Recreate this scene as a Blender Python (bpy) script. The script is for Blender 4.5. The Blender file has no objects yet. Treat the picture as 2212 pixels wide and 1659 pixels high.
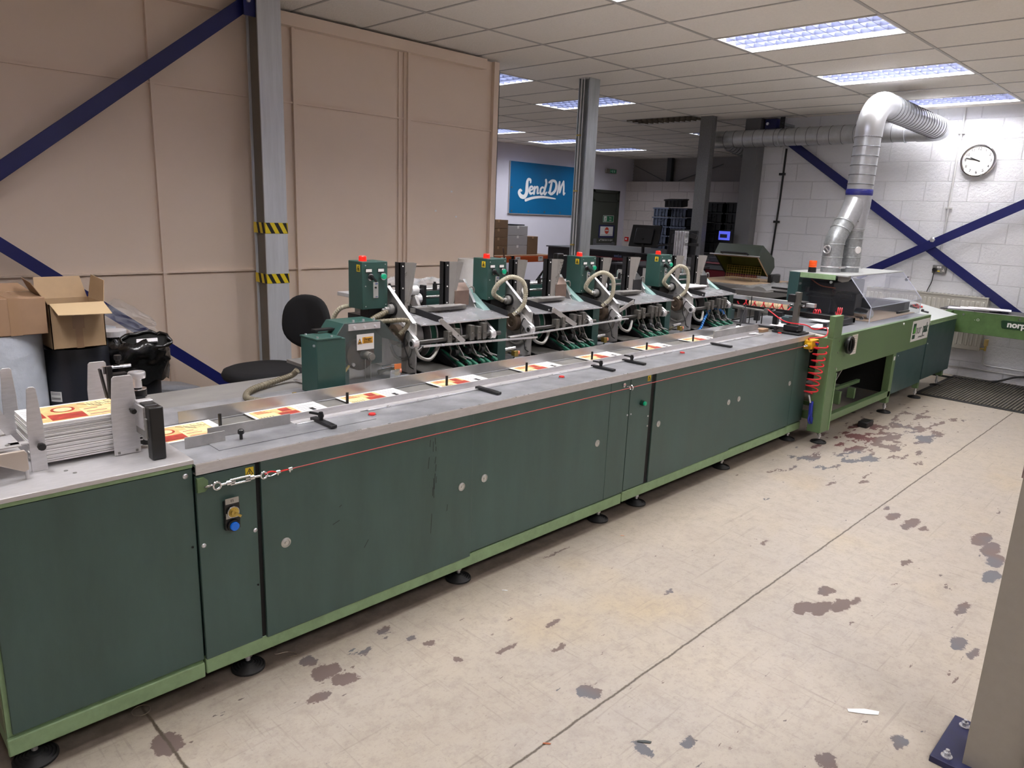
import bpy, bmesh, math, random
from mathutils import Vector, Matrix
random.seed(7)
sc = bpy.context.scene
COL = sc.collection
# ---------------------------------------------------------------- camera, world, exposure
cam = bpy.data.cameras.new('camera'); camo = bpy.data.objects.new('camera', cam); COL.objects.link(camo)
cam.sensor_width = 36.0; cam.lens = 36.0*1569.5/2212.0; cam.clip_start = 0.02; cam.clip_end = 60
yaw, pitch, roll = math.radians(44.63341645), math.radians(13.39930139), math.radians(2.31213111)
fw = Vector((math.cos(pitch)*math.cos(yaw), math.cos(pitch)*math.sin(yaw), -math.sin(pitch)))
rt = Vector((math.sin(yaw), -math.cos(yaw), 0)); up = rt.cross(fw)
r2 = math.cos(roll)*rt + math.sin(roll)*up; u2 = -math.sin(roll)*rt + math.cos(roll)*up
camo.matrix_world = Matrix(((r2.x, u2.x, -fw.x, 0), (r2.y, u2.y, -fw.y, 0), (r2.z, u2.z, -fw.z, 1.68), (0, 0, 0, 1)))
sc.camera = camo
w = bpy.data.worlds.new('world'); sc.world = w; w.use_nodes = True
w.node_tree.nodes['Background'].inputs[0].default_value = (0.75, 0.8, 1, 1)
w.node_tree.nodes['Background'].inputs[1].default_value = 0.15
sc.view_settings.view_transform = 'Standard'; sc.view_settings.look = 'None'
sc.view_settings.gamma = 1; sc.view_settings.use_curve_mapping = False
sc.view_settings.exposure = 0.12
CEIL = 3.004
LIGHT_POWER = 78.0
# light fittings on the ceiling grid: (x of near edge, y of near edge, brightness)
FIX = [(1.643, 1.986, .8), (3.443, 1.986, .8), (5.243, 1.986, .85), (7.043, 1.986, 1.05), (8.843, 1.986, .72), (-.157, 1.986, .8),
       (1.643, -1.614, .85), (3.443, -1.614, .85), (5.243, -1.614, .9), (7.043, -1.614, .8), (-.157, -1.614, .8),
       (5.243, 5.586, .5), (7.043, 5.586, .45), (8.843, 5.586, 0), (10.643, 5.586, .15), (8.843, 9.186, .8), (10.643, 9.186, .8), (12.443, 9.186, .5)]

# ---------------------------------------------------------------- helpers
def lin(c):
    o = []
    for v in c[:3]:
        v = v/255.0; o.append(v/12.92 if v <= .04045 else ((v+.055)/1.055)**2.4)
    return (o[0], o[1], o[2], 1)
MATS = {}
def mat(name, rgb, rough=.5, metal=0, var=.0, scale=8, bump=0, bscale=200, emit=None, estr=0, alpha=None, trans=0, ior=1.45, coat=0, stretch=None, spec=None):
    if name in MATS: return MATS[name]
    m = bpy.data.materials.new(name); m.use_nodes = True; nt = m.node_tree; b = nt.nodes['Principled BSDF']; L = nt.links
    b.inputs['Base Color'].default_value = lin(rgb); b.inputs['Roughness'].default_value = rough; b.inputs['Metallic'].default_value = metal
    b.inputs['Coat Weight'].default_value = coat
    if spec is not None: b.inputs['Specular IOR Level'].default_value = spec
    if trans: b.inputs['Transmission Weight'].default_value = trans; b.inputs['IOR'].default_value = ior
    if alpha is not None: b.inputs['Alpha'].default_value = alpha
    if emit: b.inputs['Emission Color'].default_value = lin(emit); b.inputs['Emission Strength'].default_value = estr
    geo = None
    if var or bump:
        geo = nt.nodes.new('ShaderNodeNewGeometry')
        mp = nt.nodes.new('ShaderNodeMapping'); L.new(geo.outputs['Position'], mp.inputs[0])
        if stretch: mp.inputs['Scale'].default_value = stretch
    if var:
        n = nt.nodes.new('ShaderNodeTexNoise'); n.inputs['Scale'].default_value = scale; n.inputs['Detail'].default_value = 6; n.inputs['Roughness'].default_value = .65
        L.new(mp.outputs[0], n.inputs['Vector'])
        r = nt.nodes.new('ShaderNodeMapRange'); r.inputs[1].default_value = .3; r.inputs[2].default_value = .7
        r.inputs[3].default_value = 1-var; r.inputs[4].default_value = 1+var*.6; L.new(n.outputs[0], r.inputs[0])
        mx = nt.nodes.new('ShaderNodeMix'); mx.data_type = 'RGBA'; mx.blend_type = 'MULTIPLY'; mx.inputs[0].default_value = 1
        mx.inputs[6].default_value = lin(rgb); L.new(r.outputs[0], mx.inputs[7]); L.new(mx.outputs[2], b.inputs['Base Color'])
        r3 = nt.nodes.new('ShaderNodeMapRange'); r3.inputs[3].default_value = max(0, rough-.12); r3.inputs[4].default_value = min(1, rough+.12)
        L.new(n.outputs[0], r3.inputs[0]); L.new(r3.outputs[0], b.inputs['Roughness'])
    if bump:
        n2 = nt.nodes.new('ShaderNodeTexNoise'); n2.inputs['Scale'].default_value = bscale; n2.inputs['Detail'].default_value = 4
        L.new(mp.outputs[0], n2.inputs['Vector'])
        bp = nt.nodes.new('ShaderNodeBump'); bp.inputs['Strength'].default_value = bump; bp.inputs['Distance'].default_value = .01
        L.new(n2.outputs[0], bp.inputs['Height']); L.new(bp.outputs[0], b.inputs['Normal'])
    MATS[name] = m; return m

V = Vector
class MB:
    def __init__(s): s.v = []; s.f = []; s.m = []
    def add(s, vs, fs, m=0):
        o = len(s.v); s.v += [V(p) for p in vs]
        for f in fs: s.f.append([i+o for i in f]); s.m.append(m)
        return s
    def box(s, x0, x1, y0, y1, z0, z1, m=0):
        return s.add([(x0,y0,z0),(x1,y0,z0),(x1,y1,z0),(x0,y1,z0),(x0,y0,z1),(x1,y0,z1),(x1,y1,z1),(x0,y1,z1)],
                     [(0,3,2,1),(4,5,6,7),(0,1,5,4),(1,2,6,5),(2,3,7,6),(3,0,4,7)], m)
    def obox(s, c, a, b, d, m=0):   # centre and three half vectors
        c, a, b, d = V(c), V(a), V(b), V(d)
        vs = [c+a*i+b*j+d*k for k in (-1,1) for (i,j) in ((-1,-1),(1,-1),(1,1),(-1,1))]
        return s.add(vs, [(0,3,2,1),(4,5,6,7),(0,1,5,4),(1,2,6,5),(2,3,7,6),(3,0,4,7)], m)
    def bar(s, p, q, w_, h, upv=(0,0,1), m=0):
        p, q = V(p), V(q); d = (q-p); dn = d.normalized(); u = V(upv); sd = dn.cross(u)
        if sd.length < 1e-4: sd = dn.cross(V((1,0,0)))
        sd.normalize(); u = sd.cross(dn).normalized()
        return s.obox((p+q)/2, d/2, sd*w_/2, u*h/2, m)
    def prism(s, pts, ext, m=0):
        n = len(pts); e = V(ext); vs = [V(p) for p in pts]+[V(p)+e for p in pts]
        fs = [tuple(range(n)), tuple(range(2*n-1, n-1, -1))]+[(i, (i+1) % n, n+(i+1) % n, n+i) for i in range(n)]
        return s.add(vs, fs, m)
    def quad(s, *pts, m=0): return s.add(pts, [tuple(range(len(pts)))], m)
    def tube(s, pts, r, n=10, m=0, closed=False, caps=True):
        pts = [V(p) for p in pts]; N = len(pts); rs = r if isinstance(r, (list, tuple)) else [r]*N
        t = []
        for i in range(N):
            a = pts[(i-1) % N] if (closed or i > 0) else pts[i]; b = pts[(i+1) % N] if (closed or i < N-1) else pts[i]
            t.append((b-a).normalized())
        u = t[0].cross(V((0,0,1)));
        if u.length < .05: u = t[0].cross(V((1,0,0)))
        u.normalize(); o = len(s.v); rings = []
        for i in range(N):
            u = (u - t[i]*u.dot(t[i])).normalized(); w_ = t[i].cross(u)
            for k in range(n):
                a = 2*math.pi*k/n; s.v.append(pts[i]+(u*math.cos(a)+w_*math.sin(a))*rs[i])
        R_ = N if closed else N-1
        for i in range(R_):
            for k in range(n):
                a = o+i*n+k; b = o+i*n+(k+1) % n; c = o+((i+1) % N)*n+(k+1) % n; d = o+((i+1) % N)*n+k
                s.f.append([a,b,c,d]); s.m.append(m)
        if caps and not closed:
            s.f.append([o+k for k in range(n)][::-1]); s.m.append(m)
            s.f.append([o+(N-1)*n+k for k in range(n)]); s.m.append(m)
        return s
    def cyl(s, p, q, r, r2=None, n=20, m=0): return s.tube([p, q], [r, r if r2 is None else r2], n, m)
    def ring(s, c, axis, R, r, n=28, m=0, k=8):
        a = V(axis).normalized(); u = a.cross(V((0,0,1)));
        if u.length < .05: u = a.cross(V((1,0,0)))
        u.normalize(); w_ = a.cross(u)
        return s.tube([V(c)+u*R*math.cos(2*math.pi*i/n)+w_*R*math.sin(2*math.pi*i/n) for i in range(n)], r, k, m, closed=True)
    def lathe(s, o, prof, axis=(0,0,1), n=24, m=0):  # prof: (radius, height)
        a = V(axis).normalized(); u = a.cross(V((0,0,1)));
        if u.length < .05: u = V((1,0,0))
        u.normalize(); w_ = a.cross(u); b = len(s.v); K = len(prof)
        for (r, h) in prof:
            for k in range(n):
                an = 2*math.pi*k/n; s.v.append(V(o)+a*h+(u*math.cos(an)+w_*math.sin(an))*max(r, 1e-4))
        for i in range(K-1):
            for k in range(n):
                s.f.append([b+i*n+k, b+i*n+(k+1) % n, b+(i+1)*n+(k+1) % n, b+(i+1)*n+k]); s.m.append(m)
        if prof[0][0] > 1e-3: s.f.append([b+k for k in range(n)][::-1]); s.m.append(m)
        if prof[-1][0] > 1e-3: s.f.append([b+(K-1)*n+k for k in range(n)]); s.m.append(m)
        return s
LOC = {}
def world_loc(o):
    v = V((0,0,0))
    while o is not None: v += LOC.get(o.name, V((0,0,0))) if o.name in LOC else V(o.location); o = o.parent
    return v
def build(name, mb, mats, parent=None, bevel=0, smooth=.6, seg=2):
    if not isinstance(mats, (list, tuple)): mats = [mats]
    me = bpy.data.meshes.new(name)
    if parent is not None: org = world_loc(parent)
    else:
        xs = [v.x for v in mb.v]; ys = [v.y for v in mb.v]; zs = [v.z for v in mb.v]
        org = V(((min(xs)+max(xs))/2, (min(ys)+max(ys))/2, min(zs)))
    me.from_pydata([tuple(v-org) for v in mb.v], [], mb.f)
    for mm in mats: me.materials.append(mm)
    for p, i in zip(me.polygons, mb.m): p.material_index = min(i, len(mats)-1)
    bm = bmesh.new(); bm.from_mesh(me); bmesh.ops.recalc_face_normals(bm, faces=bm.faces); bm.to_mesh(me); bm.free()
    me.polygons.foreach_set('use_smooth', [True]*len(me.polygons)); me.set_sharp_from_angle(angle=smooth)
    me.update()
    o = bpy.data.objects.new(name, me); COL.objects.link(o)
    if parent is not None: o.parent = parent; LOC[o.name] = V((0,0,0))
    else: o.location = org; LOC[o.name] = org
    if bevel:
        b = o.modifiers.new('edge', 'BEVEL'); b.width = bevel; b.segments = seg; b.limit_method = 'ANGLE'; b.angle_limit = .7
    return o
def T(name, label, cat, loc=(0,0,0), group=None):
    o = bpy.data.objects.new(name, None); o.empty_display_size = .05; COL.objects.link(o); o.location = loc; LOC[o.name] = V(loc)
    return tag(o, label, cat, group)
def tag(o, label, cat, group=None, kind=None):
    o['label'] = label; o['category'] = cat
    if group: o['group'] = group
    if kind: o['kind'] = kind
    return o
def struct(o): o['kind'] = 'structure'; return o
def text(name, s, size, org, xd, ud, m, parent, align='CENTER', off=0, ext=.0004, sx=1):
    cu = bpy.data.curves.new(name, 'FONT'); cu.body = s; cu.size = size; cu.align_x = align; cu.align_y = 'CENTER'; cu.extrude = ext; cu.offset = off
    cu.materials.append(m); o = bpy.data.objects.new(name, cu); COL.objects.link(o)
    x = V(xd).normalized(); u = V(ud); u = (u-x*u.dot(x)).normalized(); n = x.cross(u); p = V(org)-(world_loc(parent) if parent else V((0,0,0)))
    x = x*sx
    o.matrix_local = Matrix(((x.x,u.x,n.x,p.x),(x.y,u.y,n.y,p.y),(x.z,u.z,n.z,p.z),(0,0,0,1)))
    if parent: o.parent = parent; o.matrix_parent_inverse = Matrix.Identity(4)
    bpy.context.view_layer.update(); me = bpy.data.meshes.new_from_object(o.evaluated_get(bpy.context.evaluated_depsgraph_get())); me.name = name
    q = bpy.data.objects.new(name, me); COL.objects.link(q); q.matrix_local = o.matrix_local.copy()
    if parent: q.parent = parent; q.matrix_parent_inverse = Matrix.Identity(4)
    if not me.materials: me.materials.append(m)
    bpy.data.objects.remove(o); LOC[q.name] = p; return q
def copy_tree(o, parent=None, dx=V((0,0,0))):
    c = o.copy(); COL.objects.link(c)
    if parent is not None: c.parent = parent; LOC[c.name] = V(c.location)
    else: c.location = V(o.location)+V(dx); LOC[c.name] = V(c.location)
    for ch in list(o.children): copy_tree(ch, c)
    return c
def bez(pts, n=8):     # catmull-rom through points
    P = [V(p) for p in pts]; P = [P[0]*2-P[1]]+P+[P[-1]*2-P[-2]]; out = []
    for i in range(1, len(P)-2):
        for k in range(n):
            t = k/n; a, b, c, d = P[i-1], P[i], P[i+1], P[i+2]
            out.append(.5*((2*b)+(c-a)*t+(2*a-5*b+4*c-d)*t*t+(-a+3*b-3*c+d)*t**3))
    out.append(P[-2]); return out
def tpart(name, parent, mats, fn, **k):
    mb = MB(); fn(mb); return build(name, mb, mats, parent, **k)
def B(name, parent, mats, *boxes, **k):
    mb = MB()
    for b in boxes: mb.box(*b)
    return build(name, mb, mats, parent, **k)
ORD = ['topmost', 'second from the top', 'third from the top', 'fourth from the top', 'fifth from the top', 'sixth from the top', 'seventh from the top', 'eighth from the top', 'ninth from the top', 'tenth from the top']

# ---------------------------------------------------------------- materials
M_dgreen = mat('dark_green_paint', (66,90,84), .42, var=.17, scale=7, bump=.04, bscale=400, stretch=(1,1,.22))
M_dgreen2 = mat('blue_green_paint', (46,74,74), .4, var=.08, scale=4)
M_lgreen = mat('light_green_paint', (136,164,122), .5, var=.2, scale=14)
M_ngreen = mat('leaf_green_paint', (98,124,84), .42, var=.14, scale=5)
M_ngreen2 = mat('worn_green_paint', (84,114,66), .45, var=.25, scale=10)
M_teal = mat('hammered_teal_paint', (44,78,72), .4, var=.08, scale=20, bump=.08, bscale=600)
M_teal_l = mat('pale_teal_paint', (140,172,168), .35, var=.12, scale=40)
M_steel = mat('worn_steel', (178,176,174), .4, .5, var=.22, scale=12, stretch=(1,4,1))
M_steel_d = mat('dirty_steel', (134,132,128), .45, .4, var=.3, scale=9)
M_alu = mat('brushed_aluminium', (205,203,204), .42, .6, var=.12, scale=25, stretch=(1,6,6))
M_alu_b = mat('bright_aluminium', (222,222,225), .3, .8, var=.08, scale=20)
M_worktop = mat('scuffed_steel_sheet', (158,159,163), .36, .4, var=.42, scale=6)
M_chrome = mat('chrome', (225,225,228), .15, 1)
M_galv = mat('galvanised_steel', (168,172,174), .42, .55, var=.25, scale=45)
M_galv_s = mat('galvanised_duct', (196,199,203), .32, .65, var=.16, scale=10)
M_black = mat('black_metal', (32,32,35), .45, .2, var=.3, scale=20)
M_rubber = mat('black_rubber', (26,26,28), .6)
M_plastic_b = mat('black_plastic', (20,20,22), .35)
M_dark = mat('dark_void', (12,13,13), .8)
M_brown = mat('brown_hub', (92,78,66), .4, .5, var=.2, scale=30)
M_brass = mat('brass', (190,165,90), .35, .8)
M_red = mat('red_plastic', (205,30,25), .3)
M_redlit = mat('red_beacon', (235,40,30), .3, emit=(255,50,30), estr=.25)
M_cord = mat('red_cord', (150,56,52), .55)
M_hose_r = mat('red_air_hose', (214,40,52), .3)
M_blue = mat('blue_plastic', (38,48,150), .35)
M_bluepaint = mat('navy_blue_paint', (22,28,92), .38, var=.12, scale=8)
M_yellow = mat('yellow_plastic', (224,172,28), .4)
M_ylabel = mat('yellow_label', (226,196,40), .5)
M_orange = mat('orange_label', (232,170,50), .5)
M_green_b = mat('green_button', (0,150,110), .3, emit=(0,180,130), estr=.15)
M_blue_b = mat('blue_button', (20,100,200), .3, emit=(20,110,220), estr=.15)
M_white = mat('white_label', (232,230,228), .5)
M_paper = mat('white_paper', (236,235,238), .6)
M_paperg = mat('paper_edge', (190,188,190), .6)
M_ink = mat('black_ink', (20,20,22), .6)
M_card = mat('cardboard', (178,150,116), .75, var=.06, scale=18)
M_card2 = mat('brown_cardboard', (160,128,100), .75, var=.06, scale=18)
M_card_d = mat('dull_cardboard', (118,92,68), .8, var=.08, scale=10)
M_tape = mat('packing_tape', (158,126,96), .3)
M_film_b = mat('black_film', (40,42,50), .32, var=.08, scale=6, bump=.12, bscale=25, coat=.2, stretch=(1,1,.3))
M_film_w = mat('white_film', (200,206,216), .35, var=.06, scale=12, bump=.5, bscale=25, coat=.3)
M_bag = mat('black_bag', (24,24,26), .25, bump=.6, bscale=22, coat=.4)
M_clear = mat('clear_plastic', (225,228,232), .12, alpha=.26, bump=.6, bscale=30)
M_perspex = mat('clear_perspex', (170,178,180), .06, alpha=.11, var=.05, scale=6)
M_perspex2 = mat('hood_perspex', (205,208,224), .05, alpha=.14)
M_perspex3 = mat('hood_end_perspex', (80,82,90), .05, alpha=.12)
M_fabric = mat('black_fabric', (24,24,27), .95, bump=.4, bscale=900)
M_hose_g = mat('grey_brown_conduit', (118,110,92), .5)
M_hose_c = mat('cream_hose', (176,170,150), .4)
M_grn_belt = mat('green_belt', (22,88,68), .55)
M_grn_belt2 = mat('pale_green_belt', (84,170,140), .5)
M_lock = mat('lock_metal', (200,200,196), .3, .8)
M_olive = mat('olive_lining', (92,96,30), .7, var=.15, scale=8)
M_lid = mat('dark_olive_lid', (48,56,46), .5, var=.08, scale=6)
M_maroon = mat('maroon_panel', (98,24,34), .5)
M_press = mat('charcoal_panel', (30,30,33), .4)
M_greyp = mat('grey_panel', (92,92,96), .5)
M_crate = mat('blue_grey_crate', (66,74,92), .6)
M_crate_b = mat('black_crate', (22,23,27), .6)
M_screen = mat('blue_screen', (70,80,200), .3, emit=(90,100,230), estr=.8)
M_rad = mat('radiator_enamel', (206,202,192), .4)
M_pipew = mat('painted_pipe', (206,206,206), .5)
M_mat = mat('ribbed_rubber_mat', (96,90,80), .8, var=.15, scale=30)
M_o_r = mat('orange_beam', (190,82,34), .5)
M_brownmetal = mat('bronze_sheet', (128,108,98), .4, .4, var=.15, scale=20)
M_post = mat('taupe_steel_paint', (148,141,132), .5, var=.05, scale=30, bump=.05, bscale=500)

def mat_floor():
    m = bpy.data.materials.new('painted_concrete_floor'); m.use_nodes = True; nt = m.node_tree; b = nt.nodes['Principled BSDF']; L = nt.links; N = nt.nodes
    geo = N.new('ShaderNodeNewGeometry'); pos = geo.outputs['Position']
    def noise(scale, det=6, rough=.6, stretch=None, dist=0):
        n = N.new('ShaderNodeTexNoise'); n.inputs['Scale'].default_value = scale; n.inputs['Detail'].default_value = det; n.inputs['Roughness'].default_value = rough
        n.inputs['Distortion'].default_value = dist
        if stretch:
            mp = N.new('ShaderNodeMapping'); mp.inputs['Scale'].default_value = stretch[:3]; mp.inputs['Rotation'].default_value = (0, 0, stretch[3]); L.new(pos, mp.inputs[0]); L.new(mp.outputs[0], n.inputs['Vector'])
        else: L.new(pos, n.inputs['Vector'])
        return n.outputs[0]
    def mth(op, a, c=None, clamp=False):
        n = N.new('ShaderNodeMath'); n.operation = op; n.use_clamp = clamp
        for i, q in enumerate((a, c)):
            if q is None: continue
            if isinstance(q, (int, float)): n.inputs[i].default_value = q
            else: L.new(q, n.inputs[i])
        return n.outputs[0]
    def rng(x, a, c, lo=0, hi=1):
        n = N.new('ShaderNodeMapRange'); L.new(x, n.inputs[0]); n.inputs[1].default_value = a; n.inputs[2].default_value = c; n.inputs[3].default_value = lo; n.inputs[4].default_value = hi; return n.outputs[0]
    def mix(f, a, c):
        n = N.new('ShaderNodeMix'); n.data_type = 'RGBA'
        if isinstance(f, (int, float)): n.inputs[0].default_value = f
        else: L.new(f, n.inputs[0])
        for i, q in ((6, a), (7, c)):
            if isinstance(q, tuple): n.inputs[i].default_value = q
            else: L.new(q, n.inputs[i])
        return n.outputs[2]
    sep = N.new('ShaderNodeSeparateXYZ'); L.new(pos, sep.inputs[0]); X, Y = sep.outputs[0], sep.outputs[1]
    base = mix(rng(noise(1.2), .35, .65), lin((174,163,147)), lin((168,159,148)))
    base = mix(mth('MULTIPLY', rng(noise(.9, 3), .56, .7), .5), base, lin((180,160,124)))
    base = mix(mth('MULTIPLY', rng(noise(13, 12, .82), .47, .64), .5), base, lin((138,126,115)))
    base = mix(mth('MULTIPLY', rng(noise(46, 10, .8, (1, 1.4, 1, .7)), .54, .66), .55), base, lin((122,110,100)))
    # fine scuffs in several directions
    for (s, st, th) in ((60, (1, .05, 1, .5), .635), (52, (.04, 1, 1, .25), .64), (70, (1, .06, 1, -.9), .645)):
        base = mix(mth('MULTIPLY', rng(noise(s, 3, .5, st, .35), th, th+.05), .26), base, lin((122,111,100)))
    base = mix(mth('MULTIPLY', rng(noise(3.5, 8, .75), .52, .70), .35), base, lin((158,144,130)))
    base = mix(mth('MULTIPLY', rng(noise(90, 8, .85), .56, .66), .5), base, lin((150,138,122)))
    # chipped paint: general sparse chips plus regions named by centre and radius
    nw = N.new('ShaderNodeTexNoise'); nw.inputs['Scale'].default_value = 11; nw.inputs['Detail'].default_value = 8; nw.inputs['Roughness'].default_value = .82; L.new(pos, nw.inputs['Vector'])
    sp = N.new('ShaderNodeSeparateColor'); L.new(nw.outputs[1], sp.inputs[0]); dxn, dyn = sp.outputs[0], sp.outputs[1]
    def blob(cx, cy, rx, ry, amp):
        ax = mth('DIVIDE', mth('ADD', mth('SUBTRACT', X, cx), mth('MULTIPLY', mth('SUBTRACT', dxn, .5), amp)), rx)
        ay = mth('DIVIDE', mth('ADD', mth('SUBTRACT', Y, cy), mth('MULTIPLY', mth('SUBTRACT', dyn, .5), amp)), ry)
        return mth('SQRT', mth('ADD', mth('MULTIPLY', ax, ax), mth('MULTIPLY', ay, ay)))
    region = mth('SUBTRACT', 1, rng(blob(6.2, 1.85, 1.5, .42, .5), .4, 1.5), True)
    reg2 = mth('SUBTRACT', 1, rng(blob(4.6, .72, .9, .22, .3), .4, 1.6), True)
    reg3 = mth('SUBTRACT', 1, rng(blob(1.3, 2.15, .55, .16, .2), .4, 1.5), True)
    reg = mth('MAXIMUM', region, mth('MAXIMUM', mth('MULTIPLY', reg2, .45), mth('MULTIPLY', reg3, .35)))
    chipn = noise(4.2, 9, .62, (1.0, 2.2, 1, .15))
    chips = rng(mth('ADD', chipn, mth('MULTIPLY', reg, .19)), .692, .697)
    for (cx, cy, rx, ry) in ((3.05,1.11,0.07,0.035),(3.1,1.06,0.09,0.035),(3.2,1.01,0.08,0.03),(3.29,0.98,0.05,0.015),(3.28,1.11,0.06,0.03),(1.21,2.21,0.035,0.04),(1.22,2.11,0.06,0.045),(1.25,2.03,0.05,0.035),(1.13,2.0,0.045,0.025),(4.5,1.21,0.08,0.03),(4.46,1.1,0.12,0.03),(4.45,1.03,0.05,0.02),(4.6,1.28,0.04,0.015),(4.55,0.76,0.12,0.04),(4.44,0.69,0.12,0.04),(4.3,0.64,0.1,0.04),(4.07,0.61,0.09,0.035),(3.6,0.62,0.09,0.015),(3.27,0.55,0.06,0.03),(3.23,0.49,0.05,0.015),(2.44,0.52,0.04,0.02),(2.17,0.65,0.045,0.025),(1.77,1.08,0.022,0.045),(1.91,1.0,0.03,0.02),(1.86,1.39,0.04,0.035),(1.88,1.36,0.03,0.02),(1.99,1.64,0.04,0.013),(2.1,1.78,0.045,0.015),(1.83,1.77,0.055,0.012),(1.64,1.85,0.02,0.015),(1.62,2.0,0.03,0.018),(1.59,2.07,0.02,0.015),(1.54,2.2,0.035,0.018),(2.6,2.2,0.1,0.006),(0.66,2.12,0.045,0.06),(3.55,1.55,0.04,0.012),(2.7,1.6,0.03,0.01),(3.9,0.95,0.05,0.015)):
        chips = mth('MAXIMUM', chips, rng(blob(cx, cy, rx, ry, .11), 1.03, .98))
    chips = mth('MAXIMUM', chips, mth('MULTIPLY', rng(noise(17, 3, .5, (1, 1.8, 1, .4)), .735, .745), rng(noise(1.6, 2), .44, .52)))
    chips = mth('MAXIMUM', chips, rng(mth('ADD', noise(30, 5, .6, (.35, 1.6, 1, .3)), mth('MULTIPLY', noise(1.1, 2), .12)), .765, .775))
    chipcol = mix(rng(noise(1.3, 3), .50, .60), lin((108,92,86)), lin((98,98,102)))
    redz = mth('SUBTRACT', 1, rng(blob(5.95, 2.02, .75, .2, .3), .6, 1.0), True)
    chips = mth('MAXIMUM', chips, mth('MULTIPLY', rng(noise(17, 3, .5, (1, 1.8, 1, .4)), .735, .745), rng(noise(1.6, 2), .44, .52)))
    chips = mth('MAXIMUM', chips, rng(mth('ADD', noise(30, 5, .6, (.35, 1.6, 1, .3)), mth('MULTIPLY', noise(1.1, 2), .12)), .765, .775))
    chipcol = mix(redz, chipcol, lin((92,50,48)))
    col = mix(chips, base, chipcol)
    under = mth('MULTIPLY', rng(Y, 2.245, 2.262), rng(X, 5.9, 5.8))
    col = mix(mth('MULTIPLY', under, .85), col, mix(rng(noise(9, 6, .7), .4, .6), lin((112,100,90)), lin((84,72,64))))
    # expansion joints
    jw = mth('MULTIPLY', mth('SUBTRACT', dyn, .5), .022)
    j1 = mth('ABSOLUTE', mth('ADD', mth('SUBTRACT', Y, 1.315), jw)); j1 = mth('MULTIPLY', rng(j1, .006, .002), rng(X, 8.15, 8.1))
    j2 = mth('ABSOLUTE', mth('ADD', mth('SUBTRACT', X, .665), mth('MULTIPLY', jw, 1.2))); j2 = mth('MULTIPLY', rng(j2, .007, .003), rng(Y, 1.9, 1.7, 1, .6))
    jt = mth('MAXIMUM', j1, j2)
    col = mix(jt, col, lin((84,74,62)))
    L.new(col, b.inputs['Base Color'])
    L.new(rng(chips, 0, 1, .42, .6), b.inputs['Roughness'])
    bp = N.new('ShaderNodeBump'); bp.inputs['Strength'].default_value = .35; bp.inputs['Distance'].default_value = .004
    L.new(mth('SUBTRACT', mth('SUBTRACT', 0, mth('MULTIPLY', chips, .4)), jt), bp.inputs['Height']); L.new(bp.outputs[0], b.inputs['Normal'])
    return m

def mat_block(name, c1, axis='Y', w_=.45, h=.225, z0=.0, y0=0, mort=.9):
    m = bpy.data.materials.new(name); m.use_nodes = True; nt = m.node_tree; b = nt.nodes['Principled BSDF']; L = nt.links; N = nt.nodes
    geo = N.new('ShaderNodeNewGeometry'); sep = N.new('ShaderNodeSeparateXYZ'); L.new(geo.outputs['Position'], sep.inputs[0])
    cm = N.new('ShaderNodeCombineXYZ'); a = N.new('ShaderNodeMath'); a.operation = 'ADD'; a.inputs[1].default_value = 20+y0; L.new(sep.outputs[1 if axis == 'Y' else 0], a.inputs[0])
    a2 = N.new('ShaderNodeMath'); a2.operation = 'ADD'; a2.inputs[1].default_value = 9+z0; L.new(sep.outputs[2], a2.inputs[0])
    L.new(a.outputs[0], cm.inputs[0]); L.new(a2.outputs[0], cm.inputs[1])
    br = N.new('ShaderNodeTexBrick'); br.inputs['Scale'].default_value = 1; br.inputs['Brick Width'].default_value = w_; br.inputs['Row Height'].default_value = h
    br.inputs['Mortar Size'].default_value = .006; br.inputs['Mortar Smooth'].default_value = .35
    br.inputs['Color1'].default_value = (1,1,1,1); br.inputs['Color2'].default_value = (.9,.9,.9,1); br.inputs['Mortar'].default_value = (mort*.86,mort*.86,mort*.86,1)
    L.new(cm.outputs[0], br.inputs['Vector'])
    n = N.new('ShaderNodeTexNoise'); n.inputs['Scale'].default_value = 28; n.inputs['Detail'].default_value = 8; n.inputs['Roughness'].default_value = .7; L.new(geo.outputs['Position'], n.inputs['Vector'])
    n3 = N.new('ShaderNodeTexVoronoi'); n3.inputs['Scale'].default_value = 70; L.new(geo.outputs['Position'], n3.inputs['Vector'])
    mx = N.new('ShaderNodeMix'); mx.data_type = 'RGBA'; mx.blend_type = 'MULTIPLY'; mx.inputs[0].default_value = .6; mx.inputs[6].default_value = lin(c1); L.new(br.outputs[0], mx.inputs[7])
    L.new(mx.outputs[2], b.inputs['Base Color']); b.inputs['Roughness'].default_value = .55
    h1 = N.new('ShaderNodeMath'); h1.operation = 'MULTIPLY'; h1.inputs[1].default_value = -1.6; L.new(br.outputs[1], h1.inputs[0])
    h2 = N.new('ShaderNodeMath'); h2.operation = 'MULTIPLY_ADD'; h2.inputs[1].default_value = .55; L.new(n.outputs[0], h2.inputs[0]); L.new(h1.outputs[0], h2.inputs[2])
    bp = N.new('ShaderNodeBump'); bp.inputs['Strength'].default_value = 1; bp.inputs['Distance'].default_value = .02; L.new(h2.outputs[0], bp.inputs['Height']); L.new(bp.outputs[0], b.inputs['Normal'])
    return m
M_floor = mat_floor()
M_block = mat_block('painted_blockwork', (238,238,242), 'Y', z0=.0475, y0=.1)
M_block2 = mat_block('far_blockwork', (200,190,184), 'Y')
M_beige = mat('beige_panel', (232,212,194), .5, var=.03, scale=2, bump=.04, bscale=700)
M_wwhite = mat('white_plaster', (222,218,228), .7, var=.03, scale=2)
M_clad = mat('grey_cladding', (150,145,142), .6, bump=.3, bscale=6, stretch=(.05,.05,8))
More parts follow.
